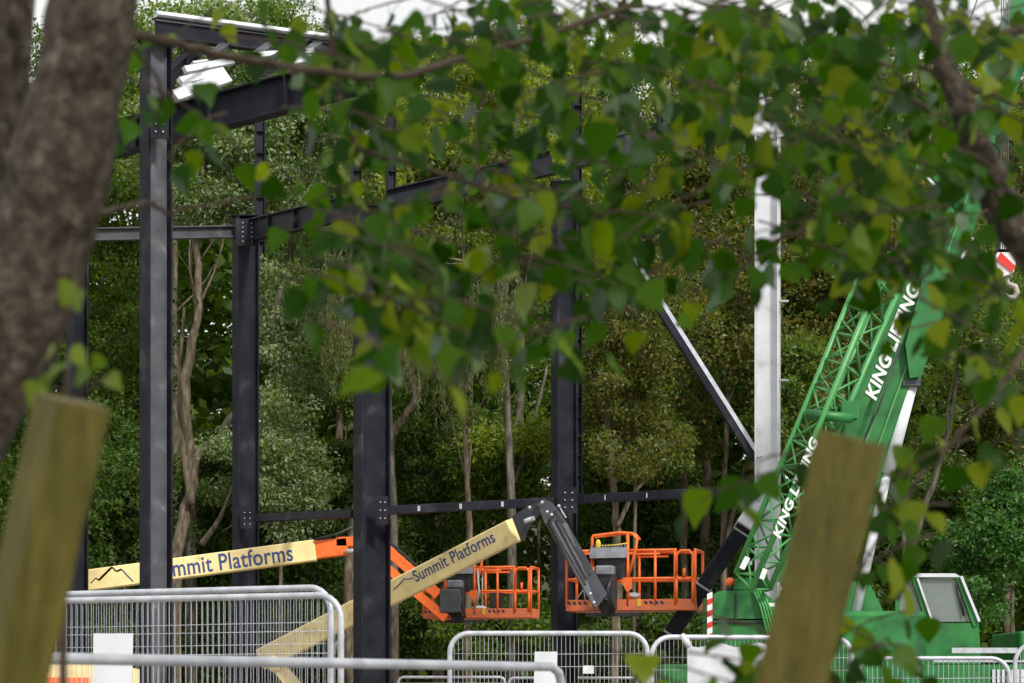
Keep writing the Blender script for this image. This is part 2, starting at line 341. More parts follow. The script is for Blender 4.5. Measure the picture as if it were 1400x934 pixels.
# ------------------------------------------------------------------ the wood: front trees one by one
G = 'trees at the edge of the wood'
bt = bg_tree
trees = [
 bt('silver_poplar', 'pale silvery tree with a bent tan trunk, beside the scuffed column', [(242, 760), (262, 660), (252, 540), (272, 420), (270, 320), (285, 200)], 58, .19, [(285, 180, 95, 130), (300, 90, 90, 70)], 'silver', 21000, forks=[(.6, [(262, 690), (246, 560), (252, 420)]), (.5, [(275, 745), (300, 710), (320, 660)])], size=.13, clumps=100, spread=.5),
 bt('silver_poplar', 'silvery tree with drooping pale foliage behind the second black column', [(262, 660), (300, 600), (335, 540), (360, 480), (400, 330), (405, 210)], 60, .17, [(410, 230, 80, 110), (400, 450, 70, 130), (350, 640, 60, 60), (420, 110, 90, 60)], 'silver', 26000, 'bark3', forks=[(.5, [(360, 545), (385, 490), (430, 420), (455, 375)])], size=.13, clumps=120, spread=.45),
 bt('birch_tree', 'slender dark leaved tree left of the bent tan trunk', [(150, 800), (190, 600), (192, 420), (180, 250)], 63, .12, [(150, 470, 70, 160), (160, 270, 90, 90)], 'mid', 15000, clumps=80, spread=.55),
 bt('oak_tree', 'dark tree rising behind the leaning foreground trunk', [(60, 820), (52, 600), (60, 400), (70, 200)], 64, .22, [(60, 550, 110, 200), (60, 200, 120, 160)], 'dark', 22000, clumps=110, spread=.7),
 bt('willow_tree', 'leaning brown trunk curving out beside the widest black column', [(478, 790), (500, 650), (540, 590), (568, 545), (562, 500), (585, 380)], 57, .17, [(600, 260, 90, 80), (560, 330, 80, 60)], 'willow', 9000, size=.14, forks=[(.5, [(568, 545), (590, 505), (640, 470)])]),
 bt('ash_tree', 'slim pale trunk dividing into a clear Y above the first orange basket', [(640, 880), (643, 740), (638, 640), (633, 540)], 56, .125, [(560, 250, 70, 90), (690, 250, 80, 90), (640, 150, 110, 80)], 'yellow', 16000, 'bark2', forks=[(.85, [(633, 540), (618, 490), (600, 430), (590, 330)]), (.75, [(633, 540), (655, 490), (685, 445), (700, 340)])], size=.13, nlimb=4),
 bt('ash_tree', 'straight pale trunk just right of the Y shaped one', [(702, 880), (700, 740), (699, 640), (712, 540), (715, 400), (730, 250)], 59, .17, [(740, 230, 90, 120), (720, 110, 90, 80), (700, 620, 45, 50)], 'yellow', 18000, 'bark3', forks=[(.5, [(702, 660), (725, 600), (748, 500)])]),
 bt('ash_tree', 'thin tree standing close behind the narrow black column', [(800, 860), (790, 650), (770, 480), (790, 260)], 66, .13, [(800, 200, 110, 130), (780, 420, 90, 80)], 'mid', 18000),
 bt('field_maple', 'small tree with yellowing leaves and a slanting side branch behind the second basket', [(842, 900), (843, 760), (840, 680), (832, 560), (835, 420)], 55, .14, [(845, 520, 60, 70), (890, 430, 70, 90), (870, 610, 60, 40)], 'olive', 15000, 'bark2', forks=[(.5, [(845, 720), (870, 670), (920, 622)]), (.5, [(835, 600), (810, 520), (805, 460)])], size=.12, spread=.45, clumps=80),
 bt('tall_poplar', 'tall yellow green tree above the sloping beam in the middle', [(880, 880), (885, 600), (880, 400), (870, 200)], 68, .2, [(880, 150, 120, 110), (900, 300, 100, 100)], 'yellow', 20000),
 bt('pine_tree', 'thin upright trunk left of the white column, nearest the diagonal brace', [(936, 860), (934, 720), (938, 560), (935, 420), (930, 300)], 60, .12, [(945, 330, 70, 110), (930, 560, 40, 60)], 'olive', 14000, 'bark2'),
 bt('pine_tree', 'brown trunk rising between the brace and the white column', [(964, 880), (965, 700), (962, 560), (970, 380), (985, 220)], 61, .17, [(990, 220, 100, 120), (980, 400, 60, 80)], 'olive', 17000, 'bark2'),
 bt('pine_tree', 'forked orange brown trunk directly beside the foot of the white column', [(990, 860), (990, 700), (992, 600), (1000, 480), (1010, 350)], 58, .11, [(1010, 420, 50, 110), (1085, 560, 50, 90)], 'olive', 12000, 'bark2', forks=[(.7, [(992, 750), (1005, 690), (1020, 630)])]),
 bt('oak_tree', 'dark tree with rust tinged leaves behind the crane lattice', [(1110, 880), (1120, 650), (1130, 450), (1120, 250)], 61, .2, [(1110, 420, 90, 90), (1130, 300, 110, 90)], 'olive', 22000, 'bark3', clumps=90),
 bt('oak_tree', 'tall broad tree filling the sky above the white column', [(1050, 880), (1060, 600), (1060, 300), (1080, 100)], 70, .24, [(1050, 150, 130, 110), (1080, 300, 130, 100)], 'mid', 24000, clumps=100, spread=.8),
 bt('oak_tree', 'large green tree standing behind the crane boom', [(1200, 880), (1215, 600), (1230, 300), (1250, 100)], 69, .24, [(1230, 170, 130, 120), (1220, 350, 120, 120), (1200, 560, 90, 120)], 'mid', 30000, clumps=130, spread=.8),
 bt('birch_tree', 'pale slanting trunk right of the tilted timber post, above the cab', [(1240, 800), (1255, 720), (1285, 630), (1303, 550), (1320, 400)], 56, .12, [(1330, 480, 50, 60), (1340, 360, 60, 70)], 'mid', 9000, 'bark3', forks=[(.6, [(1238, 790), (1236, 700), (1245, 640)])], size=.13),
 bt('oak_tree', 'mixed green and brown tree at the right edge beyond the cab', [(1380, 880), (1370, 650), (1375, 450), (1390, 200)], 63, .22, [(1370, 560, 80, 130), (1370, 300, 90, 130), (1320, 660, 60, 70)], 'olive', 26000, clumps=120, spread=.6),
 bt('beech_tree', 'tall tree topping out under the sky gap at the upper right', [(1330, 880), (1330, 500), (1320, 250)], 74, .24, [(1320, 200, 110, 90), (1400, 180, 80, 80)], 'mid', 18000, spread=.8),
 bt('beech_tree', 'broad tree closing the view above the left roof beams', [(240, 880), (240, 500), (230, 200)], 72, .24, [(240, 120, 150, 120), (330, 50, 100, 50)], 'mid', 22000, clumps=100, spread=.8),
 bt('beech_tree', 'bright leaved tree between the second column and the widest column', [(470, 880), (465, 600), (470, 300)], 70, .2, [(480, 200, 90, 110), (460, 420, 70, 130)], 'mid', 22000, clumps=100, spread=.7),
 bt('beech_tree', 'tall light green tree above the middle of the frame', [(600, 880), (600, 500), (610, 200)], 75, .24, [(620, 130, 120, 70), (560, 260, 110, 100), (680, 260, 100, 120)], 'yellow', 24000, clumps=100, spread=.8),
]
for t in trees: t['group'] = G
# shrubs of the understorey
SG = 'shrubs under the wood edge'
def shrub(label, cx, cy, rx, ry, Y, lt, n, kind='shrub', size=.14, extra=()):
    t = bg_tree(kind, label, [(cx, cy+ry*.6), (cx+rnd.uniform(-10, 10), cy)], Y, .06, [(cx, cy, rx, ry), (cx+rnd.uniform(-.5, .5)*rx, cy-ry*.7, rx*.5, ry*.6), (cx+rnd.uniform(-1, 1)*rx, cy+ry*.3, rx*.6, ry*.6)]+list(extra), lt, n, clumps=max(24, n//150), spread=.42, nlimb=6, size=size, cat='shrub', dY=1.4)
    t['group'] = SG
sb = shrub('bright green leafy bush beyond the crane cab', 1385, 740, 75, 60, 58, 'bright', 9000, extra=[(1350, 810, 60, 40), (1400, 690, 50, 60)])
shrub('dark bush at the left behind the long beige boom', 170, 700, 90, 110, 60, 'dark', 14000)
shrub('grey green shrub low between the first two columns', 290, 720, 55, 90, 62, 'dark', 9000)
shrub('pale silvery shrub hugging the second black column', 385, 640, 50, 90, 57, 'silver', 7500, size=.12)
shrub('broad dark bush under the short railing between the columns', 430, 720, 60, 90, 62, 'dark', 12000)
shrub('dark green bush behind the orange arm of the first lift', 570, 690, 60, 130, 62, 'dark', 14000)
shrub('leafy mid green shrub at the feet of the Y shaped trunk', 665, 640, 60, 70, 60.5, 'mid', 9000)
shrub('low green shrub below the first orange basket', 690, 870, 90, 40, 57, 'mid', 8000)
shrub('dark hanging foliage between the middle trunks and narrow column', 735, 560, 50, 60, 62, 'mid', 7000)
shrub('dark shrub right of the narrow column behind the second basket', 815, 740, 60, 110, 62, 'dark', 12000)
shrub('green bush behind the gate of the second basket', 900, 700, 60, 90, 63, 'dark', 12000)
shrub('light green shrub low behind the second basket', 870, 600, 50, 50, 58, 'mid', 6000)
shrub('low bush below the second orange basket', 890, 880, 80, 45, 59, 'dark', 7000)
shrub('dark bush behind the white column and crane counterweight', 1010, 780, 80, 120, 62, 'dark', 14000)
shrub('grey green conifer bush at the right of the white column', 1090, 560, 45, 70, 57, 'mid', 7000)
shrub('dense shrub between the timber post and the slanting pale trunk', 1170, 740, 90, 120, 61, 'dark', 13000)
shrub('deep green bush filling the space above the cab roof', 1310, 720, 60, 70, 61, 'dark', 9000)
shrub('lowest dark bush behind the first fence panel on the left', 240, 860, 180, 60, 61, 'dark', 14000)
shrub('low dark bush behind the widest column', 500, 860, 110, 60, 61, 'dark', 11000)
# willow fronds
def fronds(label, cx, top, w, n, l0, l1, Y):
    root = P(cx, HZ, Y); root.z = 0; t = thing('weeping_willow', label, 'tree', root); t['group'] = G
    tr = MB(); crot = P(cx+20, top-40, Y+1)
    tr.tube([root+Vector((1.2, 1.5, -.1)), P(cx+70, 700, Y+1.5), P(cx+60, 480, Y+1.4), P(cx+30, top-20, Y+1)], [.13, .1, .08, .05], 8)
    pts = []
    for i in range(n):
        x0 = cx+rnd.uniform(-w, w); p = P(x0, top+rnd.uniform(-30, 20), Y+rnd.uniform(-1.2, 1.2)); l = rnd.uniform(l0, l1)
        q = p+Vector((rnd.gauss(0, .15), rnd.gauss(0, .1), -l)); m_ = (p+q)/2+Vector((rnd.gauss(0, .08), 0, 0))
        if i % 4 == 0: tr.tube([crot, (crot+p)/2+Vector((0, 0, .3)), p], [.03, .02, .01], 5)
        tr.tube([p, m_, q], [.008, .006, .004], 4)
        for k in range(int(l*42)):
            u = k/(l*42); pts.append(p.lerp(m_, u*2) if u < .5 else m_.lerp(q, u*2-1))
    tr.build('trunk', M['bark3'], t)
    A = np.array([tuple(p) for p in pts]); A += rg.normal(size=A.shape)*.035
    V = leaves(A, .13, .22, 1.6)
    npmesh('crown', V, np.arange(len(V)).reshape(-1, 4), L['willow'], t, off=t.location)
fronds('weeping willow curtain of hanging fronds over the Y shaped trunk', 630, 400, 85, 90, .8, 3.0, 54.5)
fronds('weeping willow fronds hanging just left of the widest column', 468, 370, 26, 30, 1.5, 3.2, 55)
# deep wood as one mass
def wood():
    n = 280000
    x = rg.uniform(-34, 34, n//100); y = rg.uniform(77, 100, n//100); z = rg.uniform(0, 1, n//100)**.9*(20.5+2.5*np.sin(x*.5+1)+2*np.sin(x*1.3))
    c = np.stack([x, y, z], 1); idx = rg.integers(0, len(c), n); d = rand_dirs(n)*rg.uniform(.2, 1, (n, 1)); d[:, 2] *= .7
    V = leaves(c[idx]+d*1.6, .5, .7)
    o = npmesh('woodland', V, np.arange(len(V)).reshape(-1, 4), L['mid']); o['kind'] = 'stuff'
    tag(o, 'dark mass of deep woodland closing the view behind the front trees', 'woodland')
wood()

# ------------------------------------------------------------------ steel frame
fr = thing('steel_frame', 'tall unfinished building frame of black steel columns with one white column', 'steel frame', P(640, HZ, 46)*1)
fr.location.z = 0
def hsec(mb, p0, p1, h, b_, tf, tw, rot=0, mi=0, nref=None, web=0):
    """H section between p0 and p1; h along the rotated X, b_ across"""
    p0 = Vector(p0); p1 = Vector(p1); u = (p1-p0).normalized(); l = (p1-p0).length; c = (p0+p1)/2
    if nref is None:
        a = Vector((math.cos(rot), math.sin(rot), 0))
    else: a = nref
    a = (a-u*a.dot(u)).normalized(); w = u.cross(a)
    mb.frame(c-a*(h/2-tf/2), u, a, w, l/2, tf/2, b_/2, mi, .004); mb.frame(c+a*(h/2-tf/2), u, a, w, l/2, tf/2, b_/2, mi, .004)
    mb.frame(c, u, a, w, l/2-.002, h/2-tf+.001, tw/2, mi+web, .001)
def column(pxl, pxr, ytop, Y, material, label=None, rot=38, frac=.27, zbase=0, web=0):
    k = Y/F; W_ = (pxr-pxl)*k; th = math.radians(rot); b_ = frac*W_/math.sin(th); h = (W_-b_*math.sin(th))/math.cos(th)
    cx = (pxl+pxr)/2; top = P(cx, ytop, Y); bot = Vector((top.x, top.y, zbase)); mb = MB()
    hsec(mb, bot, top, h, b_, .035, .03, th, web=web)
    mb.box((top.x, top.y, top.z+.015), W_*1.05, .5, .03); mb.box((top.x, top.y, .06), W_*1.5, .8, .05)
    o = mb.build('column', material, fr)
    if label: o['label'] = label
    return o, th
def boltplate(parent, px, py, Y, w, h, nx, nz, rot=0, name='bolt_plate'):
    c = P(px, py, Y); ax = Vector((math.cos(rot), math.sin(rot), 0)); n = Vector((math.sin(rot), -math.cos(rot), 0)); mb = MB()
    mb.frame(c, ax, n, Vector((0, 0, 1)), w/2, .014, h/2)
    for i in range(nx):
        for j in range(nz):
            q = c+ax*((i+.5)/nx-.5)*w*.8+Vector((0, 0, ((j+.5)/nz-.5)*h*.85))+n*.014
            mb.tube([q, q+n*.025], .017, 6, 1)
    return mb.build(name, [M['steel'], M['bolt']], parent)
c1, _ = column(191, 236, 60, 38, [M['steel'], M['steel2']], 'scuffed column with pale smears, its lit face painted in as a lighter web', rot=40, frac=.36, web=1)  # web lighter than the flanges: the lit face is put into its colour
c0, _ = column(91, 121, 322, 48, M['steel'], rot=40, frac=.4)
c2, _ = column(318, 354, 298, 51, M['steel'], rot=40, frac=.27)
c3, _ = column(483, 534, 285, 44.6, M['steel'], 'widest black column', rot=36, frac=.25)
c4, _ = column(753, 790, 252, 44.5, M['steel'], rot=38, frac=.25)
cw, _ = column(1031, 1068, 140, 42, M['white'], 'white painted column', rot=-12, frac=.12)
def post_thin(xl, xr, yt, yb, Y, parent):
    mb = MB(); k = Y/F; c0_ = P((xl+xr)/2, yt, Y); c1_ = P((xl+xr)/2, yb, Y); hsec(mb, c1_, c0_, (xr-xl)*k*.95, .16, .02, .02, math.radians(18))
    n = int((yb-yt)/26)
    for i in range(n): 
        q = c0_.lerp(c1_, (i+.5)/n); mb.box((q.x, q.y-.04, q.z), (xr-xl)*k*.8, .1, .04)
    return mb.build('upper_post', M['steel'], fr)
post_thin(348, 362, 165, 345, 51.6, fr); post_thin(528, 541, 112, 330, 47.8, fr); post_thin(781, 795, 105, 690, 45.3, fr); post_thin(480, 494, 165, 330, 47.9, fr)
post_thin(899, 906, 150, 200, 43.5, fr)
def beam(p0, p1, h, b_, m, name='beam'):
    mb = MB(); hsec(mb, p0, p1, h, b_, .03, .025, nref=Vector((0, 0, 1))); 
    u = p1-p0; n = max(2, int(u.length/1.4))
    for i in range(1, n):                                        # stiffener plates
        q = p0.lerp(p1, i/n); mb.frame(q, u.normalized(), Vector((0, 0, 1)), Vector((0, 0, 1)).cross(u.normalized()), .01, h/2-.035, b_/2-.012, 0, .002)
    return mb.build(name, m, fr)
b1 = beam(P(338, 316, 51), P(484, 283, 45.3), .48, .22, M['steel'])
b2 = beam(P(532, 276, 44.6), P(756, 222, 44.9), .46, .22, M['steel'])
b3 = beam(P(788, 214, 44.4), P(1016, 163, 42.2), .44, .22, M['steel2'])
beam(P(119, 321, 48.2), P(320, 317, 50.8), .27, .2, M['steel2'])
beam(P(98, 207, 40), P(505, 98, 36), .6, .26, M['steel'])                # heavy roof edge beam
beam(P(212, 38, 41), P(486, 74, 44), .36, .2, M['steel'])
beam(P(225, 110, 40.2), P(300, 40, 44), .25, .15, M['steel'])
beam(P(360, 95, 38.6), P(420, 62, 43), .25, .15, M['steel'])
for (a, b_, c, d) in [((212, 24, 41.0), (486, 60, 44), .24, .1), ((243, 122, 39.5), (300, 104, 41), .22, .05), ((255, 104, 40.5), (302, 92, 41.5), .16, .05), ((262, 88, 41.2), (300, 82, 42), .12, .05), ((363, 76, 41), (424, 84, 42), .2, .05)]:
    mb = MB(); mb.bar(P(*a), P(*b_), d, c, up=Vector((0, -.7, -.7))); mb.build('roof_panel', M['panel'], fr)
for (a, b_, d) in [((226, 70, 40.6), (262, 36, 43.2), .16), ((290, 78, 40.9), (330, 44, 43.6), .16), ((340, 84, 40.6), (385, 52, 43.8), .16), ((395, 90, 40.2), (440, 58, 43.9), .16)]:
    mb = MB(); mb.bar(P(*a), P(*b_), .14, d); mb.build('purlin', M['steel2'], fr)
for (a, b_, c, d) in [((238, 132, 38.9), (312, 106, 39.8), .1, .2), ((246, 112, 39.6), (306, 98, 40.6), .1, .14), ((252, 96, 40.4), (318, 84, 41.2), .1, .12), ((350, 92, 39.6), (426, 80, 40.4), .1, .12), ((352, 76, 40.6), (428, 70, 41.6), .1, .1)]:
    mb = MB(); mb.bar(P(*a), P(*b_), c, d); mb.build('purlin', M['panel'], fr)
r1 = [((352, 709), (484, 702), 50.6, 45.2), ((530, 698), (758, 686), 44.3, 44.4), ((786, 683), (1018, 671), 44.2, 42.2)]
for (a, b_, Y0, Y1) in r1:
    mb = MB(); p, q = P(*a, Y0), P(*b_, Y1); mb.bar(p, q, .14, .17)
    for i in range(8):
        c = p.lerp(q, (i+.5)/8); mb.box((c.x, c.y-.075, c.z), .05, .012, .1, mi=1 if i % 2 else 0)
    mb.build('side_rail', [M['steel'], M['bolt']], fr)
mb = MB(); mb.bar(P(1014, 671, 42.2), P(1036, 670, 42), .16, .2); mb.build('white_rail_end', M['white'], fr)
for (x, y, Y, w, h, a, b_, par) in [(338, 318, 50.6, .5, .6, 2, 5, c2), (338, 709, 50.6, .3, .45, 2, 3, c2), (523, 698, 44.2, .22, .55, 2, 3, c3), (777, 684, 44.0, .35, .5, 2, 3, c4), (1003, 163, 42.1, .3, .42, 2, 4, b3), (218, 165, 37.6, .3, .6, 2, 4, c1)]:
    boltplate(par, x, y, Y, w, h, a, b_, math.radians(8))
# braces
mb = MB(); p, q = P(822, 292, 43.9), P(1034, 628, 42.1); mb.bar(p, q, .2, .2); o = mb.build('brace', M['steel'], fr)
mb = MB(); u = (q-p).normalized(); v = Vector((u.z, 0, -u.x)); v = v if v.z > 0 else -v
mb.bar(p+v*.07+Vector((0, -.108, 0)), q+v*.07+Vector((0, -.108, 0)), .014, .075); mb.build('brace_lit_edge', M['galv'], o)  # pale strip paints the lit upper side onto the dark brace
mb = MB(); p, q = P(905, 885, 43.5), P(1023, 712, 42.1); mb.bar(p, q, .24, .3, ch=.03)
for t_ in (.12, .5, .93): c = p.lerp(q, t_); u = (q-p).normalized(); mb.bar(c-u*.02, c+u*.02, .26, .32, 1)
mb.build('brace', [M['steel'], M['bolt']], fr)
mb = MB(); mb.bar(P(1018, 720, 42.0), P(1038, 690, 42), .28, .34); mb.build('brace_shoe', M['white'], cw)
mb = MB(); mb.poly([P(1014, 150, 41.9), P(1072, 128, 41.9), P(1072, 185, 41.9), P(1060, 190, 41.9), P(1034, 185, 41.9), P(1016, 182, 41.9)], (0, .1, 0)); mb.build('head_plate', M['white'], cw)
for y in (412, 520): mb = MB(); mb.box(P(1072, y, 41.9), .16, .1, .03); mb.build('cleat', M['galv'], cw)
mb = MB(); mb.bar(P(1037, 120, 41.8), P(1046, 160, 41.8), .1, .1); mb.bar(P(1065, 120, 41.8), P(1065, 160, 41.8), .1, .1); mb.build_each('cleat', M['white'], cw)
# ------------------------------------------------------------------ boom lifts
def basket(t, c, rz, sc=1.0, pretty=True):
    """c = middle of the toe board bottom; long axis turned by rz"""
    ca, sa = math.cos(rz), math.sin(rz); X = Vector((ca, sa, 0))*sc; Yv = Vector((-sa, ca, 0))*sc; Z = Vector((0, 0, 1))*sc
    def Q(x, y, z): return c+X*x+Yv*y+Z*z
    Wd, D, H = 1.2, .86, 1.12
    f = MB(); f.frame(Q(0, D/2, .04), X, Yv, Z, Wd*sc, D/2*sc, .03*sc)
    for (a, b_) in (((-Wd, 0), (-.5, 0)), ((-.28, 0), (Wd, 0)), ((-Wd, D), (Wd, D)), ((-Wd, 0), (-Wd, D)), ((Wd, 0), (Wd, D))):
        f.bar(Q(a[0], a[1], .12), Q(b_[0], b_[1], .12), .035*sc, .2*sc, up=-Yv if a[1] == b_[1] else X)
    base = f.build('basket', M['orange2'], t)
    r = MB(); R = .026*sc
    def T(*p, rr=R): r.tube([Q(*q) for q in p], rr, 8)
    for y in (0, D):
        T((-Wd, y, H), (-.72, y, H)); T((-.05, y, H), (.86, y, H)); T((-Wd, y, .6), (-.72, y, .6)); T((-.6, y, .6), (Wd, y, .6)); T((-.05, y, H-.07), (.55, y, H-.07), rr=.02*sc)
        for x in ((-Wd, -.7, .46, .83, Wd) if y == 0 else (-Wd, 0, Wd)): T((x, y, .1), (x, y, H))
    for z in (.6, H): T((-Wd, 0, z), (-Wd, D, z)); T((Wd, 0, z), (Wd, D, z))
    T((-.05, D, H), (Wd, D, H)); T((-.72, D, H), (.0, D, H))
    r.build('guard_rail', M['orange'], base)
    g = MB(); gx0, gx1 = .86, 1.16; pts = [(gx0, .64), (gx0, 1.02), (gx0+.07, 1.1), (gx1-.07, 1.1), (gx1, 1.02), (gx1, .64), (gx1-.05, .58), (gx0+.05, .58), (gx0, .64)]
    g.tube([Q(x, -.02, z) for x, z in pts], .027*sc, 8); g.tube([Q(gx0, -.02, .6), Q(gx0, -.02, .15)], .024*sc, 8); g.tube([Q(gx1, -.02, .6), Q(gx1, -.02, .15)], .024*sc, 8)
    g.tube([Q(1.0, -.02, .62), Q(1.0, -.02, .78)], .03*sc, 8); g.build('gate', M['orange'], base)
    h = MB(); pts = [(-.72, .0, .3), (-.72, .0, 1.36), (-.7, 0, 1.4), (-.2, 0, 1.45), (.04, 0, 1.43), (.12, 0, 1.33), (.1, 0, 1.15), (-.05, 0, .6)]
    h.tube([Q(*p) for p in pts], .028*sc, 8); h.tube([Q(x, .3, z) for x, y, z in pts[1:6]], .026*sc, 8); h.tube([Q(-.05, 0, 1.42), Q(-.05, 0, .1)], .028*sc, 8)
    h.poly([Q(-.22, -.03, .62), Q(.03, -.03, .62), Q(.03, -.03, .42), Q(-.06, -.03, .36)], Yv*.05); h.build('console_hoop', M['orange'], base)
    p = MB(); p.poly([Q(-.74, -.14, .98), Q(-.06, -.14, .98), Q(-.06, -.06, 1.18), (Q(-.74, -.06, 1.18))], Yv*.3)
    for i in range(11): p.tube([Q(-.7+i*.06, -.02, 1.17), Q(-.7+i*.06, -.03, 1.24)], .013*sc, 6)
    p.build('control_panel', M['greyp'], base)
    k = MB(); k.frame(Q(-.38, .08, .79), X, Yv, Z, .25*sc, .12*sc, .2*sc); k.build('control_box', M['black'], base)
    rt = MB(); rt.frame(Q(-.38, -.2, .35), X, Yv, Z, .15*sc, .14*sc, .34*sc, ch=.04*sc)
    rt.tube([Q(-.38, -.2, -.1), Q(-.38, -.2, .72)], .13*sc, 12); rt.frame(Q(-.3, -.1, -.06), X, Yv, Z, .5*sc, .12*sc, .03*sc)
    for i in range(7):
        a = rnd.uniform(-.62, -.2); rt.tube([Q(a, -.36, .6), Q(a-.06, -.44, .35), Q(a+.05, -.36, .02)], .016*sc, 6)
    rt.ball(Q(-.5, -.28, .25), .13*sc, .13*sc, .2*sc); rt.build('rotator', M['black'], base)
    mt = MB(); mt.frame(Q(-.42, -.26, .74), X, Yv, Z, .17*sc, .13*sc, .09*sc, ch=.03); mt.frame(Q(-.36, -.38, .3), X, Yv, Z, .03*sc, .02*sc, .1*sc); mt.build_each('motor', M['greyp'], base)
    sm = MB()
    for i in range(4):
        for x0 in (-1.16, .28): sm.poly([Q(x0+i*.1, -.0205, .13), Q(x0+i*.1+.05, -.0205, .13), Q(x0+i*.1+.02, -.0205, .19), Q(x0+i*.1-.03, -.0205, .19)], -Yv*.004)
    sm.build_each('hazard_stripe', M['black'], base)
    yl = MB(); yl.frame(Q(.16, -.022, .16), X, Yv, Z, .035*sc, .006*sc, .07*sc); yl.frame(Q(-.72, -.022, .16), X, Yv, Z, .04*sc, .006*sc, .07*sc)
    yl.build_each('warning_label', M['yellow'], base)
    if pretty:
        s2 = MB(); s2.tube([Q(-.66, -.03, 1.2), Q(-.3, -.03, 1.22), Q(-.05, -.03, 1.25)], .013*sc, 6); s2.ball(Q(-.6, -.03, 1.24), .05*sc, .03*sc, .09*sc); s2.build('strap', M['yellow'], base)
        s3 = MB(); s3.ball(Q(.0, .25, .3), .14*sc, .1*sc, .06*sc); s3.build('tool_cloth', M['cloth'], base)
        s4 = MB(); s4.tube([Q(-.98, .1, .6), Q(-.9, .1, .42), Q(-1.1, .1, .15)], .012*sc, 5); s4.tube([Q(-.9, .1, .42), Q(-.86, .1, .15)], .012*sc, 5); s4.build('rope', M['cloth'], base)
    else:
        s2 = MB(); s2.frame(Q(.35, .4, .38), X, Yv, Z, .14*sc, .1*sc, .2*sc); s2.build('tool_bag', M['black'], base)
        s3 = MB(); s3.tube([Q(.02, -.03, 1.05), Q(.06, -.04, .6), Q(.0, -.04, .3)], .02*sc, 6); s3.tube([Q(.1, .1, 1.05), Q(.1, .1, .2)], .016*sc, 5); s3.ball(Q(.02, .1, .24), .18*sc, .1*sc, .05*sc); s3.build('rope', M['cloth'], base)
    return base
def wheels(t, cx, cy, dx, dy, r):
    for sx in (-1, 1):
        for sy in (-1, 1):
            w = MB(); c = Vector((cx+sx*dx, cy+sy*dy, r)); w.tube([c+Vector((0, -.16, 0)), c+Vector((0, -.13, 0)), c+Vector((0, .13, 0)), c+Vector((0, .16, 0))], [r*.85, r, r, r*.85], 20)
            o = w.build('wheel', M['tyre'], t); h = MB(); h.tube([c+Vector((0, -.165, 0)), c+Vector((0, .165, 0))], r*.5, 14); h.build('rim', M['beige'], o)

# lift one: long beige boom at the left
t1 = thing('boom_lift', 'boom lift whose long beige boom runs almost level from the left, orange basket farther away', 'boom lift', (-9.4, 48, 0), 'boom lifts on the site')
y_ = 48.6
A = P(-60, 818, y_); B = P(432, 752.5, y_); E = P(476, 747, y_)
mb = MB(); mb.bar(A, B, .34, .45, ch=.02); bm_ = mb.build('boom', M['beige'], t1)
u = (B-A).normalized(); n = Vector((0, -1, 0))
def onb(px, py, Y, dy): q = P(px, py, Y); q.y -= dy; return q
lettering('lettering', 'Summit Platforms', onb(213, 792, y_, .172), u, n, 191*y_/F, 23*y_/F, M['navy'], bm_, bold=.012)
lg = MB(); pts = [(126, 798), (133, 791), (137, 794), (155, 776), (161, 782), (168, 779), (184, 796)]
for (xa, ya), (xb, yb), w_ in zip(pts, pts[1:], (.02, .025, .045, .03, .04, .03)): lg.bar(onb(xa, ya, y_, .171), onb(xb, yb, y_, .171), .006, w_, ch=.001); lg.build('mountain_logo', M['navy'], bm_)
mb = MB(); mb.bar(B-u*.05, E, .26, .38, ch=.02); mb.bar(P(460, 741, y_), P(488, 741, y_), .26, .2); mb.build('fly_boom', M['orange'], t1)
mb = MB(); mb.tube([P(472, 754, y_-.2), P(490, 753, y_-.2)], .05, 8); mb.build('cylinder_rod', M['bolt'], t1)
J0 = P(492, 726, y_); J1 = P(607, 838, y_-.3)
mb = MB(); mb.bar(P(492, 719, y_), P(600, 814, y_-.4), .14, .22); mb.bar(P(492, 745, y_), P(610, 846, y_-.4), .16, .19); mb.build('jib', M['orange'], t1)
mb = MB(); mb.bar(P(500, 713, y_-.05), P(596, 796, y_-.35), .08, .06); mb.build('jib_hose', M['black'], t1)
mb = MB(); mb.frame(P(616, 822, y_-.3), Vector((1, 0, 0)), Vector((0, 1, 0)), Vector((0, 0, 1)), .22, .2, .25); mb.build('jib_end', M['dark'], t1)
basket(t1, P(652, 846, y_), math.radians(-12), .98, False)
mb = MB(); mb.tube([P(430, 738, y_-.2), P(462, 730, y_-.2), P(492, 716, y_-.15)], .03, 6); mb.build('hose', M['black'], t1)
# body of lift one
mb = MB(); mb.box((-9.9, 44.5, .8), 4.4, 2.1, .5); mb.build('chassis', M['orange'], t1); wheels(t1, -9.9, 44.5, 1.6, 1.0, .55)
mb = MB(); mb.poly([P(-120, 912, 43.6), P(60, 906, 43.6), P(140, 908, 43.6), P(212, 922, 43.6), P(214, 950, 43.6), P(-120, 950, 43.6)], (0, 1.8, 0)); mb.build('engine_cover', M['beige'], t1)
mb = MB(); mb.bar(P(-60, 818, 48.6), P(-60, 930, 46), .4, .5, up=Vector((0, -1, 0))); mb.build('riser', M['dark'], t1)
mb = MB(); mb.box(P(90, 932, 43.5), .9, .05, .16); mb.build('warning_band', M['orange'], t1)

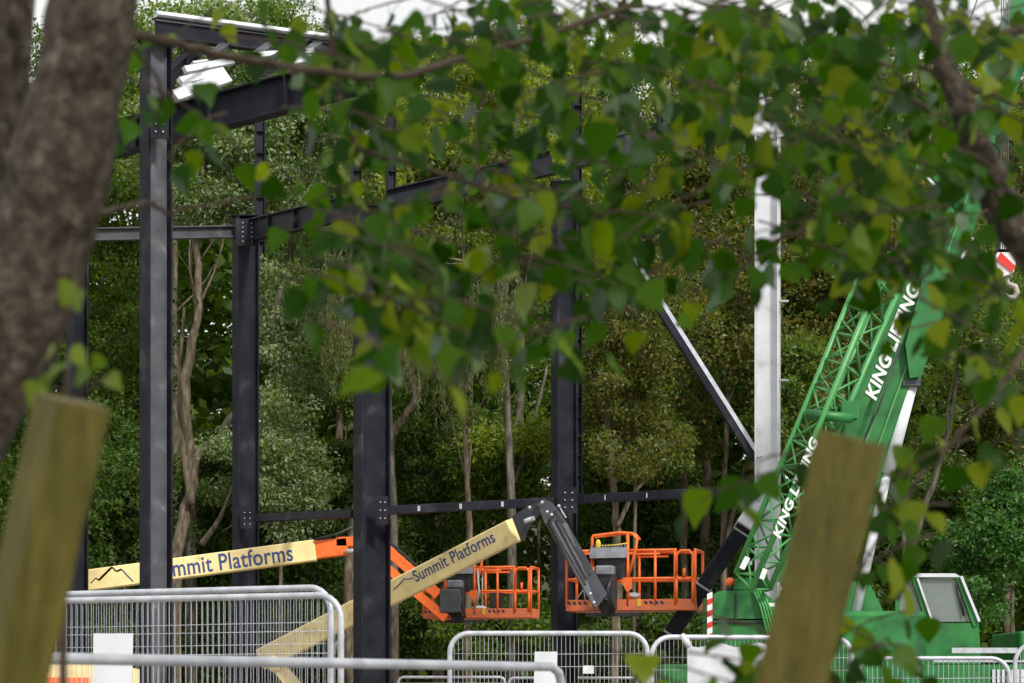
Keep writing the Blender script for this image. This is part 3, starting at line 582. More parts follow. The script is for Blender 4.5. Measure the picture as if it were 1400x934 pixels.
# lift two: rising beige boom with charcoal jib
t2 = thing('boom_lift', 'boom lift with rising beige boom and charcoal jib bending down to the nearer orange basket', 'boom lift', (-4.5, 55, 0), 'boom lifts on the site')
A = P(362, 900, 49); B = P(706, 724, 44.2); u = (B-A).normalized()
mb = MB(); mb.bar(A, B, .36, .47, ch=.02); bm_ = mb.build('boom', M['beige'], t2)
nrm = Vector((0, -1, 0)); nrm = (nrm-u*nrm.dot(u)).normalized()
def on2(px, py):                     # point on the near face of boom two under the pixel
    d = Vector(((px-700)/F, 1, (HZ-py)/F)); o0 = Vector((0, 0, EYE)); s = (A+nrm*.184-o0).dot(nrm)/d.dot(nrm); return o0+d*s
a, b_ = on2(569, 796), on2(678, 740)
lettering('lettering', 'Summit Platforms', a, b_-a, nrm, (b_-a).length, .24, M['navy'], bm_, bold=.006)
lg = MB(); lg.tube([on2(x, y) for x, y in [(538, 806), (545, 800), (553, 791), (557, 792), (566, 790)]], .012, 5); lg.build('mountain_logo', M['navy'], bm_)
mb = MB(); K = P(741, 694, 43.2)
mb.poly([P(700, 706, 43.50), P(722, 692, 43.30), P(740, 684, 43.20), P(742, 700, 43.20), P(735, 706, 43.20), P(722, 724, 43.40), P(718, 738, 43.50), P(712, 738, 43.60)], (0, .35, 0)); mb.build('knuckle', M['dark'], t2)
mb = MB(); mb.poly([P(734, 690, 43.10), P(744, 682, 43.10), P(756, 688, 43.10), P(768, 704, 43.10), P(776, 716, 43.10), P(830, 812, 42.20), P(816, 831, 42.20), P(811, 828, 42.20), P(744, 712, 43.10)], (0, .3, 0))
j = mb.build('jib', M['dark'], t2)
mb = MB(); mb.bar(P(762, 708, 43.05), P(806, 786, 42.40), .03, .05); mb.bar(P(750, 712, 43.05), P(800, 800, 42.30), .03, .05); mb.build_each('jib_rib', M['black'], j)
mb = MB()
for x, y in [(741, 687), (748, 700), (754, 704), (764, 692), (724, 694), (807, 812), (812, 824)]: mb.tube([P(x, y, 42.7-.6*max(0, y-720)/110), P(x, y, 43.02-.9*max(0, y-690)/140)], .035, 8)
mb.bar(P(764, 692, 43.00), P(774, 708, 43.00), .02, .03); mb.build_each('pin', M['bolt'], j)
mb = MB(); mb.tube([P(717, 713, 43.20), P(731, 708, 43.15)], .045, 8); mb.build('cylinder_rod', M['panel'], t2)
basket(t2, P(862, 836, 43.05), math.radians(-14), 1.03, True)
mb = MB(); mb.bar(P(372, 900, 48.8), P(420, 960, 48.8), .3, .3); mb.ball(P(375, 908, 48.6), .15, .15, .18); mb.build('riser', M['beige'], t2)
mb = MB(); mb.tube([P(448, 900, 47.9), P(470, 868, 47.5)], .06, 8); mb.build('lift_cylinder', M['bolt'], t2)
mb = MB(); mb.box((-3.6, 53, .85), 4.2, 2.2, .55); mb.build('chassis', M['orange'], t2); wheels(t2, -3.6, 53, 1.6, 1.05, .55)

# ------------------------------------------------------------------ mobile crane
ck = 38/F
cr = thing('mobile_crane', 'green mobile crane with raised telescopic boom and white lettering, behind the tilted timber post', 'crane', (5.2, 38.8, 0))
D = Vector((.355, 0, 1)).normalized()     # boom direction on the page
def CP(px, py, dy=0): return P(px, py, 38+dy)
mb = MB(); mb.tube([CP(1232, 470, -.1), CP(1200, 560, -.2), CP(1160, 650, -.2), CP(1120, 780, -.1)], .022, 6); mb.build('hose', M['black'], cr)
mb = MB(); mb.tube([CP(1222, 345, -.8), CP(1300, 100, -.8), CP(1390, -150, -.8)], .014, 5); mb.build('hoist_rope', M['rope'], cr)
# lower carrier
mb = MB(); mb.box((9.0, 39.2, 1.25), 13.0, 2.3, .6); mb.box((12.0, 39.2, 1.83), 7.0, 2.3, .55); mb.build('carrier', M['green'], cr)
mb = MB()
for i in range(26): mb.box((8.05+i*.08, 38.02, 1.35), .05, .02, .22)
mb.box((7.9, 38.03, 1.78), 1.1, .02, .09, mi=1); mb.box((8.1, 38.03, 1.60), 2.1, .02, .035, mi=1); mb.build('grille', [M['panel'], M['galv']], cr)
for i in range(5):
    for s_ in (-1, 1):
        w = MB(); c = Vector((4.0+i*2.1, 39.2+s_*1.0, .62)); w.tube([c+Vector((0, -.2, 0)), c+Vector((0, -.16, 0)), c+Vector((0, .16, 0)), c+Vector((0, .2, 0))], [.52, .62, .62, .52], 20); o = w.build('wheel', M['tyre'], cr)
        w = MB(); w.tube([c+Vector((0, -.205, 0)), c+Vector((0, .205, 0))], .3, 14); w.build('rim', M['green2'], o)
# superstructure and counterweight
mb = MB(); mb.poly([CP(976, 812), CP(984, 808), CP(1040, 806), CP(1064, 826), CP(1066, 846), CP(974, 846)], (0, 2.2, 0)); mb.poly([CP(975, 848, .03), CP(1066, 848, .03), CP(1070, 930, .03), CP(975, 930, .03)], (0, 2.2, 0))
mb.poly([CP(1003, 806, .2), CP(1006, 790, .2), CP(1050, 790, .2), CP(1058, 806, .2)], (0, 1, 0))
cwt = mb.build('counterweight', M['green'], cr)
mb = MB(); mb.box(CP(1018, 851, 0), 1.1, .03, .03); mb.box(CP(1018, 870, 0), 1.1, .03, .02)
mb.box(CP(1006, 832, -.02), .03, .03, .5); mb.build('panel_gap', M['black'], cwt)
mb = MB()
for i in range(12): mb.poly([CP(967, 812+i*8, -.03), CP(974, 809+i*8, -.03), CP(974, 817+i*8, -.03), CP(967, 820+i*8, -.03)], (0, .05, 0), i % 2)
mb.build('warning_stripe', [M['letter'], M['red']], cwt)
mb = MB(); mb.tube([CP(998, 808, .4), CP(998, 802, .4)], .07, 12, 1); mb.ball(CP(998, 796.5, .4), .085, .085, .085); mb.build('beacon', [M['orange'], M['black']], cr)
mb = MB(); mb.box(CP(1150, 890, .9), 2.6, 1.9, 1.3); mb.poly([CP(1064, 826, .3), CP(1110, 780, .3), CP(1190, 800, .3), CP(1220, 860, .3), CP(1220, 900, .3), CP(1064, 900, .3)], (0, 1.6, 0)); mb.build('superstructure', M['green'], cr)
mb = MB()
for i in range(4): mb.tube([CP(1030+i*4, 806, -.05), CP(1040+i*4, 830, -.12), CP(1048+i*4, 862, -.1), CP(1054+i*3, 895, 0)], .018, 6)
mb.build_each('hose', M['green2'], cr)
mb = MB()
for x, y in [(1070, 805), (1055, 827), (1024, 770)]: mb.box(CP(x, y, -.1), .1, .02, .06)
mb.build_each('maker_plate', M['letter'], cr)
# telescopic boom: nested sections, face towards camera
def bline(y): return 1215+(540-y)*.357
mb = MB()
def sect(y0, y1, w, dp, mi=0):
    p, q = CP(bline(y0), y0, .6), CP(bline(y1), y1, .6); u = (q-p).normalized(); v = Vector((u.z, 0, -u.x))
    prof = [(-.5, -.5), (.25, -.5), (.45, -.32), (.5, 0), (.45, .32), (.25, .5), (-.5, .5)]
    a = [p+v*(x*w)+Vector((0, y*dp, 0)) for x, y in prof]; mb.poly(a, q-p, mi)
    c = q-u*.12; a = [c+v*(x*(w+.07))+Vector((0, y*(dp+.07), 0)) for x, y in prof]; mb.poly(a, u*.13, mi)
sect(905, 255, .84, .9); sect(255, 190, .72, .78); sect(190, -300, .62, .66)
tb = mb.build('telescopic_boom', M['green'], cr)
mb = MB()   # raised long ribs and the lighter side strips
for off_, w in ((-.1, .05), (.12, .035)):
    v = Vector((D.z, 0, -D.x)); p, q = CP(bline(800), 800, .13)+v*off_, CP(bline(262), 262, .13)+v*off_; mb.bar(p, q, .02, w)
mb.build_each('boom_rib', M['green2'], tb)
# lettered plate running beside the lattice
mb = MB(); mb.bar(CP(1075, 800, -.02), CP(1252, 350, -.02), .05, .34); pl = mb.build('name_plate', M['green'], cr)
d1 = (CP(1252, 350)-CP(1075, 800)).normalized()
for (x0, y0, ln) in ((1197, 548, 2.05), (1066, 737, 1.75)):
    # split as in the photograph: one big name high up, the smaller one low down
    lettering('lettering', 'KING LIFTING', CP(x0, y0, -.06 if y0 < 600 else -.8), d1, Vector((0, -1, 0)), ln, 0.21 if y0 < 600 else .14, M['letter'], pl, bold=.035, shear=.25)
# cylinder bracket and luffing cylinder
mb = MB(); mb.poly([CP(1238, 470, 0), CP(1262, 380, 0), CP(1300, 340, 0), CP(1284, 440, 0), CP(1258, 515, 0), CP(1244, 517, 0)], (0, 1.0, 0)); mb.build('boom_bracket', M['green'], cr)
mb = MB(); mb.tube([CP(1243, 528, .3), CP(1212, 648, .3)], .135, 16); mb.tube([CP(1213, 644, .3), CP(1165, 860, .3)], .085, 14); cy = mb.build('luffing_cylinder', M['panel'], cr)
mb = MB(); mb.tube([CP(1250, 505, .3), CP(1242, 530, .3)], .09, 12); mb.box(CP(1245, 524, .2), .3, .2, .12); mb.build('cylinder_head', M['dark'], cy)
# lattice jib stowed alongside the boom
def chord(x0, y0, x1, y1, dy): return (CP(x0, y0, dy), CP(x1, y1, dy))
ca_ = chord(1006, 784, 1188, 345, -.1); cb = chord(1028, 806, 1217, 345, -.75); cc = chord(1052, 806, 1239, 372, -.25); cd = chord(1036, 784, 1222, 358, .3)
mb = MB()
for a, b_ in (ca_, cb, cc, cd): mb.tube([a, b_], .048, 8)
ch = mb.build('lattice_jib', M['green2'], cr)
mb = MB(); N = 12
for (c1_, c2_) in ((ca_, cb), (cb, cc), (cc, cd), (cd, ca_)):
    for i in range(N):
        p0, p1 = c1_[0].lerp(c1_[1], i/N), c1_[0].lerp(c1_[1], (i+1)/N); q0, q1 = c2_[0].lerp(c2_[1], i/N), c2_[0].lerp(c2_[1], (i+1)/N)
        mb.tube([p0, q0], .02, 6); mb.tube([p0, q1] if i % 2 else [q0, p1], .02, 6)
        if c1_ is ca_ : mb.tube([(p0+p1)/2, q0] if i % 2 else [(q0+q1)/2, p0], .016, 6)
mb.build('lattice_bar', M['green2'], ch)
mb = MB(); mb.tube([CP(1102, 566, -.7), CP(1165, 572, -.7)], .085, 12); mb.tube([CP(1120, 560, -.6), CP(1160, 560, -.3)], .05, 8); mb.box(CP(1160, 562, -.4), .3, .3, .3); mb.build('winch_cylinder', M['green'], cr)
mb = MB(); mb.bar(CP(1014, 778, -.6), CP(1022, 762, -.6), .06, .09); mb.bar(CP(1041, 792, -.8), CP(1046, 778, -.8), .06, .08); mb.build_each('pin_plate', M['letter'], ch)
# jib head joints high up
mb = MB()
for (a, b_) in [((1240, 266), (1305, 264)), ((1300, 266), (1332, 218)), ((1238, 262), (1262, 222)), ((1262, 222), (1300, 262)), ((1246, 300), (1252, 246)), ((1275, 240), (1320, 300)), ((1255, 330), (1290, 262))]:
    mb.tube([CP(*a, -.3), CP(*b_, -.3)], .06, 8)
mb.tube([CP(1252, 268, -.5), CP(1252, 268, .1)], .14, 12); mb.build('jib_mount', M['green'], cr)
mb = MB(); mb.bar(CP(1242, 235, -.4), CP(1236, 246, -.4), .05, .1); mb.bar(CP(1265, 240, -.4), CP(1282, 258, -.4), .05, .04); mb.bar(CP(1310, 362, -.1), CP(1330, 325, -.1), .04, .05); mb.build_each('mount_plate', M['panel'], cr)
# cab
cab = MB()
o_ = [(1224, 790), (1232, 785), (1304, 785), (1312, 789), (1337, 846), (1340, 905), (1224, 905)]
cab.poly([CP(1224, 852, .4), CP(1338, 852, .4), CP(1342, 908, .4), CP(1224, 908, .4)], (0, 1.0, 0))
for dy in (.4, 1.4):
    cab.bar(CP(1250, 790, dy), CP(1272, 856, dy), .07, .10); cab.bar(CP(1310, 790, dy), CP(1334, 856, dy), .07, .09); cab.bar(CP(1227, 790, dy), CP(1226, 856, dy), .07, .07)
cb_ = cab.build('cab', M['green'], cr)
mb = MB(); mb.poly([CP(1224, 789, .36), CP(1230, 784, .36), CP(1306, 784, .36), CP(1314, 789, .36)], (0, 1.1, 0)); mb.bar(CP(1254, 790, .33), CP(1276, 854, .33), .03, .035); mb.bar(CP(1314, 788, .33), CP(1339, 850, .33), .03, .045); mb.build('cab_roof', M['panel'], cb_)
mb = MB(); mb.poly([CP(1228, 793, .45), CP(1250, 793, .45), CP(1270, 850, .45), CP(1228, 850, .45)], (0, .02, 0)); mb.build('window', glass, cb_)
mb = MB(); mb.poly([CP(1256, 793, .45), CP(1308, 793, .45), CP(1330, 850, .45), CP(1276, 850, .45)], (0, .02, 0)); mb.build('windscreen', glass, cb_)
mb = MB(); mb.box(CP(1262, 846, .95), .5, .45, .5); mb.box(CP(1250, 822, 1.1), .45, .15, .6); mb.tube([CP(1308, 800, .4), CP(1318, 842, .4)], .02, 6); mb.build('seat', M['black'], cb_)
# hook block hanging at the right
hk = thing('hook_block', 'red and white striped crane hook block hanging at the right edge', 'hook', CP(1374, 380), None)
mb = MB(); mb.poly([CP(1362, 350), CP(1366, 340), CP(1384, 342), CP(1390, 352), CP(1386, 372), CP(1372, 378), CP(1364, 368)], (0, .3, 0), 0)
mb.poly([CP(1362, 356, -.01), CP(1368, 345, -.01), CP(1388, 364, -.01), CP(1384, 373, -.01)], (0, -.02, 0), 1); mb.poly([CP(1364, 367, -.01), CP(1372, 373, -.01), CP(1370, 377.5, -.01), CP(1366, 372, -.01)], (0, -.02, 0), 1)
mb.build('cheek_plate', [M['letter'], M['red']], hk)
mb = MB(); mb.poly([CP(1364, 345), CP(1368, 328), CP(1379, 328), CP(1382, 345)], (0, .28, 0)); mb.build('sheave_housing', M['dark'], hk)
mb = MB()
for i in range(4): mb.box(CP(1369+i*3, 336, -.02), .016, .02, .12)
mb.build('sheave', M['letter'], hk)
mb = MB()
for i in range(4): mb.tube([CP(1368+i*3.3, 330, .1), CP(1370+i*3, -150, .1)], .012, 5)
mb.build('rope', M['rope'], hk)
mb = MB(); pts = [(1376, 378), (1378, 388), (1388, 392), (1391, 400), (1386, 407), (1378, 406), (1374, 400)]
mb.tube([CP(x, y, .15) for x, y in pts], [.04, .045, .05, .05, .045, .035, .015], 8); mb.build('hook', M['rust'], hk)

# ------------------------------------------------------------------ fences
def fence_panel(pl_, pr_, ztop, label, r=.03, wr=.0055, nv=38, name='fence_panel', foot=True, cut=.22, group='steel mesh fence panels'):
    """upright mesh panel between plan points pl_ and pr_ (x,y)"""
    a = Vector((pl_[0], pl_[1], 0)); b_ = Vector((pr_[0], pr_[1], 0)); u = (b_-a); l = u.length; u.normalize()
    t = thing(name, label, 'fence panel', (a+b_)/2, group)
    z0 = .15; f = MB(); R = cut; pts = [a+Vector((0, 0, .05))]
    for k in range(7):
        th = math.pi/2*k/6; pts.append(a+u*(R-R*math.cos(th))+Vector((0, 0, ztop-R+R*math.sin(th))))
    for k in range(7):
        th = math.pi/2*k/6; pts.append(b_-u*(R-R*math.sin(th))+Vector((0, 0, ztop-R+R*math.cos(th))))
    pts.append(b_+Vector((0, 0, .05))); f.tube(pts, r, 10); f.tube([a+Vector((0, 0, z0)), b_+Vector((0, 0, z0))], r*.8, 8)
    f.build('frame', M['galv'], t)
    m_ = MB()
    for i in range(1, nv):
        s = l*i/nv; top = ztop-r; d_ = min(s, l-s)
        if d_ < R: top = ztop-R+math.sqrt(max(0, R*R-(R-d_)**2))-r
        w0 = rnd.gauss(0, .003); m_.tube([a+u*s+Vector((0, 0, z0)), a+u*(s+w0)+Vector((0, w0*2, (z0+top)/2)), a+u*s+Vector((0, 0, top))], wr, 4, cap=False)
    z = ztop-.32
    for z in (ztop-.32, ztop-.52, ztop-1.05, ztop-1.25): 
        if z > .2: m_.tube([a+Vector((0, 0, z))+u*.02, (a+b_)/2+Vector((0, -.015, z-.01)), b_+Vector((0, 0, z))-u*.02], wr*1.1, 4)
    m_.build('mesh', M['wire'], t)
    if foot:
        k = MB(); k.box(a+Vector((0, 0, .07)), .25, .6, .13); k.box(b_+Vector((0, 0, .08)), .25, .6, .13); k.build_each('base_block', M['conc'], t)
    return t
def plan(px, Y): return ((px-700)/F*Y, Y)
def zat(py, Y): return EYE+(HZ-py)/F*Y
fence_panel(plan(-140, 23.6), plan(452, 21.0), zat(803, 21), 'farther of the two overlapping mesh panels at the left, its top slightly higher', r=.03, nv=84, wr=.0028)
fence_panel(plan(-150, 22.6), plan(466, 20.4), zat(813.5, 20.4), 'nearer of the two overlapping mesh panels at the left, its top slightly lower', r=.03, nv=84, wr=.0028)
fence_panel(plan(615, 36), plan(885, 36), zat(866, 36), 'mesh fence panel in the middle carrying two white notices', r=.042, cut=.3, nv=46, wr=.0042)
fence_panel(plan(891, 36), plan(1165, 36.6), zat(871, 36), 'mesh fence panel hung with a white sheet in front of the crane', r=.042, cut=.3, nv=46, wr=.0042)
fence_panel(plan(1172, 36.9), plan(1380, 36.9), zat(900, 36.9), 'low mesh fence panel below the crane cab', r=.035, cut=.3, nv=30)
fence_panel(plan(1388, 35.2), plan(1600, 35.2), zat(880, 35.2), 'mesh fence panel at the right edge beyond the cab', r=.035, cut=.3, nv=30)
def barrier(p0, p1, z, label, r, n=18):
    a = Vector((*p0, 0)); b_ = Vector((*p1, 0)); u = (b_-a).normalized(); t = thing('pedestrian_barrier', label, 'barrier', (a+b_)/2, 'low pedestrian barriers')
    f = MB(); R = .09; pts = [a+Vector((0, 0, .1)), a+Vector((0, 0, z-R)), a+u*R*.3+Vector((0, 0, z-R*.3)), a+u*R+Vector((0, 0, z)), b_-u*R+Vector((0, 0, z)), b_-u*R*.3+Vector((0, 0, z-R*.3)), b_+Vector((0, 0, z-R)), b_+Vector((0, 0, .1))]
    f.tube(pts, r, 12); f.tube([a+Vector((0, 0, .2)), b_+Vector((0, 0, .2))], r*.8, 8); f.build('frame', M['galv'], t)
    g = MB()
    for i in range(1, n): g.tube([a.lerp(b_, i/n)+Vector((0, 0, .2)), a.lerp(b_, i/n)+Vector((0, 0, z-.12))], .006, 6)
    g.tube([a+Vector((0, 0, z-.12)), b_+Vector((0, 0, z-.12))], .008, 6)
    g.build('bars', M['wire'], t)
    k = MB(); v = Vector((-u.y, u.x, 0))
    for p in (a.lerp(b_, .15), a.lerp(b_, .85)): k.tube([p-v*.3+Vector((0, 0, .03)), p+Vector((0, 0, .2)), p+v*.3+Vector((0, 0, .03))], .016, 6)
    k.build('foot', M['galv'], t)
barrier(plan(-330, 6.8), plan(768, 10.6), zat(912, 10.6), 'blurred metal barrier with one long rail crossing close at the lower left', .021, 30)
barrier(plan(696, 47), plan(870, 47), zat(927, 47), 'far low barrier seen through the middle fence panel', .03)
barrier(plan(545, 47.5), plan(690, 47.5), zat(926, 47.5), 'far low barrier behind the foot of the widest black column', .03)

def sheet(px0, py0, px1, py1, Y, label, m, name='notice', tilt=0):
    mb = MB(); n = 6
    v = []; f = []
    for i in range(n+1):
        for j in range(n+1):
            p = P(px0+(px1-px0)*i/n+tilt*j/n, py0+(py1-py0)*j/n, Y); p.y += .01*math.sin(i*1.1+j*.7); v.append(p)
    for i in range(n):
        for j in range(n): a = i*(n+1)+j; f.append((a, a+1, a+n+2, a+n+1))
    mb.add([tuple(q) for q in v], f, 0, True)
    m2 = len(v); mb.add([(q[0], q[1]+.006, q[2]) for q in v], f, 0, True)
    return tag(mb.build(name, m, None), label, 'notice', None)
sheet(128, 866, 182, 1010, 20.6, 'large white blank sheet fixed to the left fence panel', M['panel'], tilt=-4)
sheet(731, 891, 762, 970, 35.9, 'white board on the middle fence panel, left of the small one', M['panel'], tilt=-2)
sheet(797, 910, 812, 921, 35.9, 'small white card on the middle fence panel', M['panel'])
mb = MB(); v = []; f = []; cols = 16; rows = 8
for i in range(cols+1):
    for j in range(rows+1):
        x = 940+i*7.0; y = 882+j*9+(-14 if i == 0 and j == 0 else 0)+ (3*math.sin(i*.8) if j == 0 else 0); p = P(x, y, 35.85); p.y += .02*math.sin(i*.7+j*.5); v.append(tuple(p))
for i in range(cols):
    for j in range(rows): a = i*(rows+1)+j; f.append((a, a+1, a+rows+2, a+rows+1))
mb.add(v, f, 0, True); mb.add([(a, b_+.01, c) for a, b_, c in v], f, 0, True); mb.tube([P(932, 868, 35.9), P(942, 884, 35.85)], .05, 6)
tag(mb.build('white_sheet', M['cloth']), 'crumpled white sheet draped on the fence panel before the crane', 'sheet')

# ------------------------------------------------------------------ timber posts close to the camera
def timber(pt, pb, Y, w, label, rot):
    top = P(*pt, Y); bot = P(*pb, Y); u = (top-bot).normalized(); g = bot-u*(bot.z/u.z)
    t = thing('timber_post', label, 'post', (g.x, g.y, 0), 'leaning timber posts')
    a = Vector((math.cos(rot), math.sin(rot), 0)); a = (a-u*a.dot(u)).normalized(); b_ = u.cross(a); h = w/2; c = .004
    prof = [(-h+c, -h), (h-c, -h), (h, -h+c), (h, h-c), (h-c, h), (-h+c, h), (-h, h-c), (-h, -h+c)]
    mb = MB(); v = []; seg = 8
    for s in range(seg+1):
        for (x, y) in prof:
            cen = g.lerp(top, s/seg); e = a*x+b_*y
            z = u*(.16*(e.y)) if s == seg else Vector((0, 0, 0))    # slanted cut, low on the near side
            v.append(cen+e+z)
    n = 8; f = [(s*n+k, s*n+(k+1) % n, (s+1)*n+(k+1) % n, (s+1)*n+k) for s in range(seg) for k in range(n)]
    mb.add(v, f, 0); mb.add([tuple(v[seg*n+k]) for k in range(n)], [tuple(range(n))], 1)
    mb.build('shaft', [M['post'], M['endgrain']], t)
timber((100, 548), (12, 934), 2.9, .075, 'mossy leaning timber post at the lower left', math.radians(38))
timber((1166, 598), (1082, 934), 3.0, .07, 'leaning square timber post in front of the green crane', math.radians(-42))

# ------------------------------------------------------------------ foreground trees
def cat(l, m=6):
    out = []
    for i in range(len(l)-1):
        a = l[max(i-1, 0)]; b_ = l[i]; c = l[i+1]; d = l[min(i+2, len(l)-1)]
        for j in range(m):
            u = j/m; out.append(.5*((2*b_)+(-a+c)*u+(2*a-5*b_+4*c-d)*u*u+(-a+3*b_-3*c+d)*u**3))
    return out+[l[-1]]
def trunk_mesh(line, radii, name, parent, lump=.07, n=28, m=14):
    sl = cat(line, m); rs = np.interp(np.linspace(0, len(line)-1, len(sl)), range(len(line)), radii)
    mb = MB(); mb.tube(sl, list(rs), n)
    import mathutils.noise as mn
    k = 0
    for i, p in enumerate(sl):
        for j in range(n):
            q = Vector(mb.v[k]); d = q-p
            s = 1+lump*2*mn.noise(q*7)+lump*mn.noise(q*22)+lump*.5*mn.noise(q*50); mb.v[k] = tuple(p+d*s); k += 1
    return mb.build(name, M['bark'], parent)
LEAF = [(0, 0), (.30, .05), (.47, .22), (.44, .42), (.33, .62), (.18, .82), (0, 1.05)]
def add_leaf(acc, p, d, nr, size):
    """poplar leaf from petiole end p, pointing along d, normal nr"""
    s = d.cross(nr).normalized(); nn = s.cross(d); base = len(acc[0]); curl = rnd.uniform(-.05, .3); fold = rnd.uniform(.02, .3); asp = rnd.uniform(.85, 1.12)
    V = []
    for x, y in LEAF:                                     # midrib point, right, left for each row
        z = -curl*y*y
        V.append(p+(d*y+nn*z)*size)
        w = x*asp*(1+rnd.uniform(-.08, .08))
        V.append(p+(d*(y-.05*w)+s*w+nn*(z+fold*w+.03*math.sin(y*9)))*size); V.append(p+(d*(y-.05*w)-s*w+nn*(z+fold*w-.03*math.sin(y*8)))*size)
    acc[0].extend(V)
    for i in range(len(LEAF)-1):
        b_ = base+i*3; acc[1].append((b_, b_+1, b_+4, b_+3)); acc[1].append((b_, b_+3, b_+5, b_+2))
def twig(acc, tw, p, d, length, nl, sz):
    d = d.normalized(); pts = [p]; cur = p
    for i in range(5):
        d = (d+Vector((rnd.gauss(0, .12), rnd.gauss(0, .12), rnd.gauss(-.10, .08)))).normalized(); cur = cur+d*length/5; pts.append(cur)
    tw.tube(pts, [.0028, .0025, .0022, .002, .0016, .001], 5)
    for i in range(nl):
        u = (i+.6)/nl*5; k = min(4, int(u)); b_ = pts[k].lerp(pts[k+1], u-k)
        sd_ = Vector((rnd.gauss(0, 1), rnd.gauss(0, 1), rnd.gauss(-.1, .6))).normalized()
        e = b_+(sd_*.7+d*.4+Vector((0, 0, -.25))).normalized()*rnd.uniform(.025, .05)
        tw.tube([b_, (b_+e)/2+Vector((0, 0, .004)), e], .0009, 3, 1)
        ld = (Vector((sd_.x*.7, sd_.y*.7, -rnd.uniform(.2, 1.3)))).normalized()
        nr = Vector((rnd.gauss(0, .55), rnd.gauss(-.25, .6), rnd.uniform(.2, 1))).normalized()
        nr = (nr-ld*nr.dot(ld)).normalized()
        add_leaf(acc, e, ld, nr, sz*rnd.uniform(.7, 1.25))
def fore_foliage(parent, zones, sizes=.060, matl='fore'):
    acc = ([], []); tw = MB()
    for (cx, cy, rx, ry, n, y0, y1, *rest) in zones:
        nl = rest[0] if rest else 7
        for _ in range(max(1, round(n*.50))):
            Y = rnd.uniform(y0, y1); px = cx+rnd.uniform(-1, 1)*rx; py = cy+rnd.uniform(-1, 1)*ry
            ang = rnd.uniform(-.4, .4)+(0 if rnd.random() < .6 else math.pi)
            L_ = rnd.uniform(.18, .34)
            d = Vector((math.cos(ang), rnd.gauss(0, .5), math.sin(ang)*.3-.15))
            twig(acc, tw, P(px, py, Y)-d.normalized()*L_*.5, d, L_, nl, sizes*(.8+.2*rnd.random()))
    V = np.array([tuple(p) for p in acc[0]]); Fc = np.array(acc[1])
    npmesh('foliage', V, Fc, L[matl], parent, off=parent.location, smooth=True)
    tw.build('twigs', [M['twig'], L['forepale']], parent)
def branch(parent, pts, r0, r1, name='branch'):
    l = [P(x, y, Y) for x, y, Y in pts]; sl = cat(l, 5); n = len(sl); mb = MB()
    for p in sl[1:-1]: p.x += rnd.gauss(0, .003); p.z += rnd.gauss(0, .003)
    mb.tube(sl, [r0+(r1-r0)*i/(n-1) for i in range(n)], 8); return mb.build(name, M['twig'], parent)

TL = thing('poplar_tree', 'leaning poplar with a thick mottled trunk filling the left edge, leaves across the top', 'tree', P(-330, HZ, 3.6)*1); TL.location.z = 0
g0 = Vector((TL.location.x, 3.6, -.1))
trunk_mesh([g0, P(-235, 900, 3.6), P(-85, 640, 3.6), P(12, 450, 3.6), P(63, 300, 3.6), P(101, 150, 3.6), P(127, 0, 3.6), P(150, -200, 3.6), P(165, -600, 3.7)], [.13, .1, .084, .08, .076, .074, .072, .066, .055], 'trunk', TL)
trunk_mesh([P(-150, 780, 3.75), P(-70, 520, 3.9), P(-20, 330, 4.0), P(4, 150, 4.1), P(22, 0, 4.1), P(30, -200, 4.2)], [.07, .06, .05, .042, .036, .03], 'side_stem', TL, lump=.05, n=18, m=8)
branch(TL, [(175, 48, 3.65), (260, 62, 3.8), (330, 82, 3.9), (450, 100, 4.1), (540, 104, 4.3), (640, 80, 4.5), (735, 52, 4.6), (860, 10, 4.7)], .009, .006)
branch(TL, [(60, 300, 3.6), (150, 288, 3.9), (200, 278, 4.1), (240, 290, 4.2), (330, 270, 4.4), (400, 262, 4.5)], .006, .002)
branch(TL, [(180, 60, 3.65), (220, 120, 3.8), (215, 190, 3.9), (260, 185, 4)], .004, .001)
branch(TL, [(440, -80, 4.4), (480, 180, 4.5), (560, 220, 4.5), (680, 262, 4.4), (800, 290, 4.3), (835, 305, 4.3), (900, 330, 4.3)], .006, .003)
branch(TL, [(760, -60, 4.8), (830, 12, 4.8), (930, 48, 4.9), (1010, 60, 5)], .006, .003)
branch(TL, [(650, 80, 4.5), (660, 130, 4.6), (650, 220, 4.6), (700, 330, 4.5)], .004, .002)
a0, a1 = 4.0, 6.0
fore_foliage(TL, [
 (360, 8, 130, 16, 5, 3.9, 5), (235, 110, 50, 45, 6, 3.8, 4.8, 6), (420, 70, 50, 50, 6, 3.9, 4.8), (500, 80, 60, 60, 13, 4, 5.5), (470, 200, 40, 60, 6, 4, 5.5),
 (620, 40, 150, 45, 26, a0, a1), (590, 170, 130, 80, 24, a0, a1), (690, 290, 150, 70, 26, 3.8, 5.4), (540, 320, 90, 55, 20, 3.8, 5),
 (640, 390, 130, 35, 17, 3.7, 4.8), (505, 375, 45, 30, 3, 3.6, 4.4, 6), (740, 440, 30, 25, 2, 3.4, 3.9, 5), (525, 468, 10, 10, 1, 2.8, 2.9, 3), 
 (700, 5, 200, 20, 22, a0, a1), (590, 420, 60, 20, 4, 3.7, 4.6), (800, 80, 120, 90, 24, a0, a1), (820, 230, 110, 80, 20, a0, 5.6), (850, 340, 70, 30, 7, 3.9, 5)])
YL = thing('poplar_sapling', 'young poplar shoot with a few pale yellow green leaves above the left timber post', 'sapling', P(88, HZ, 3.15)); YL.location.z = 0
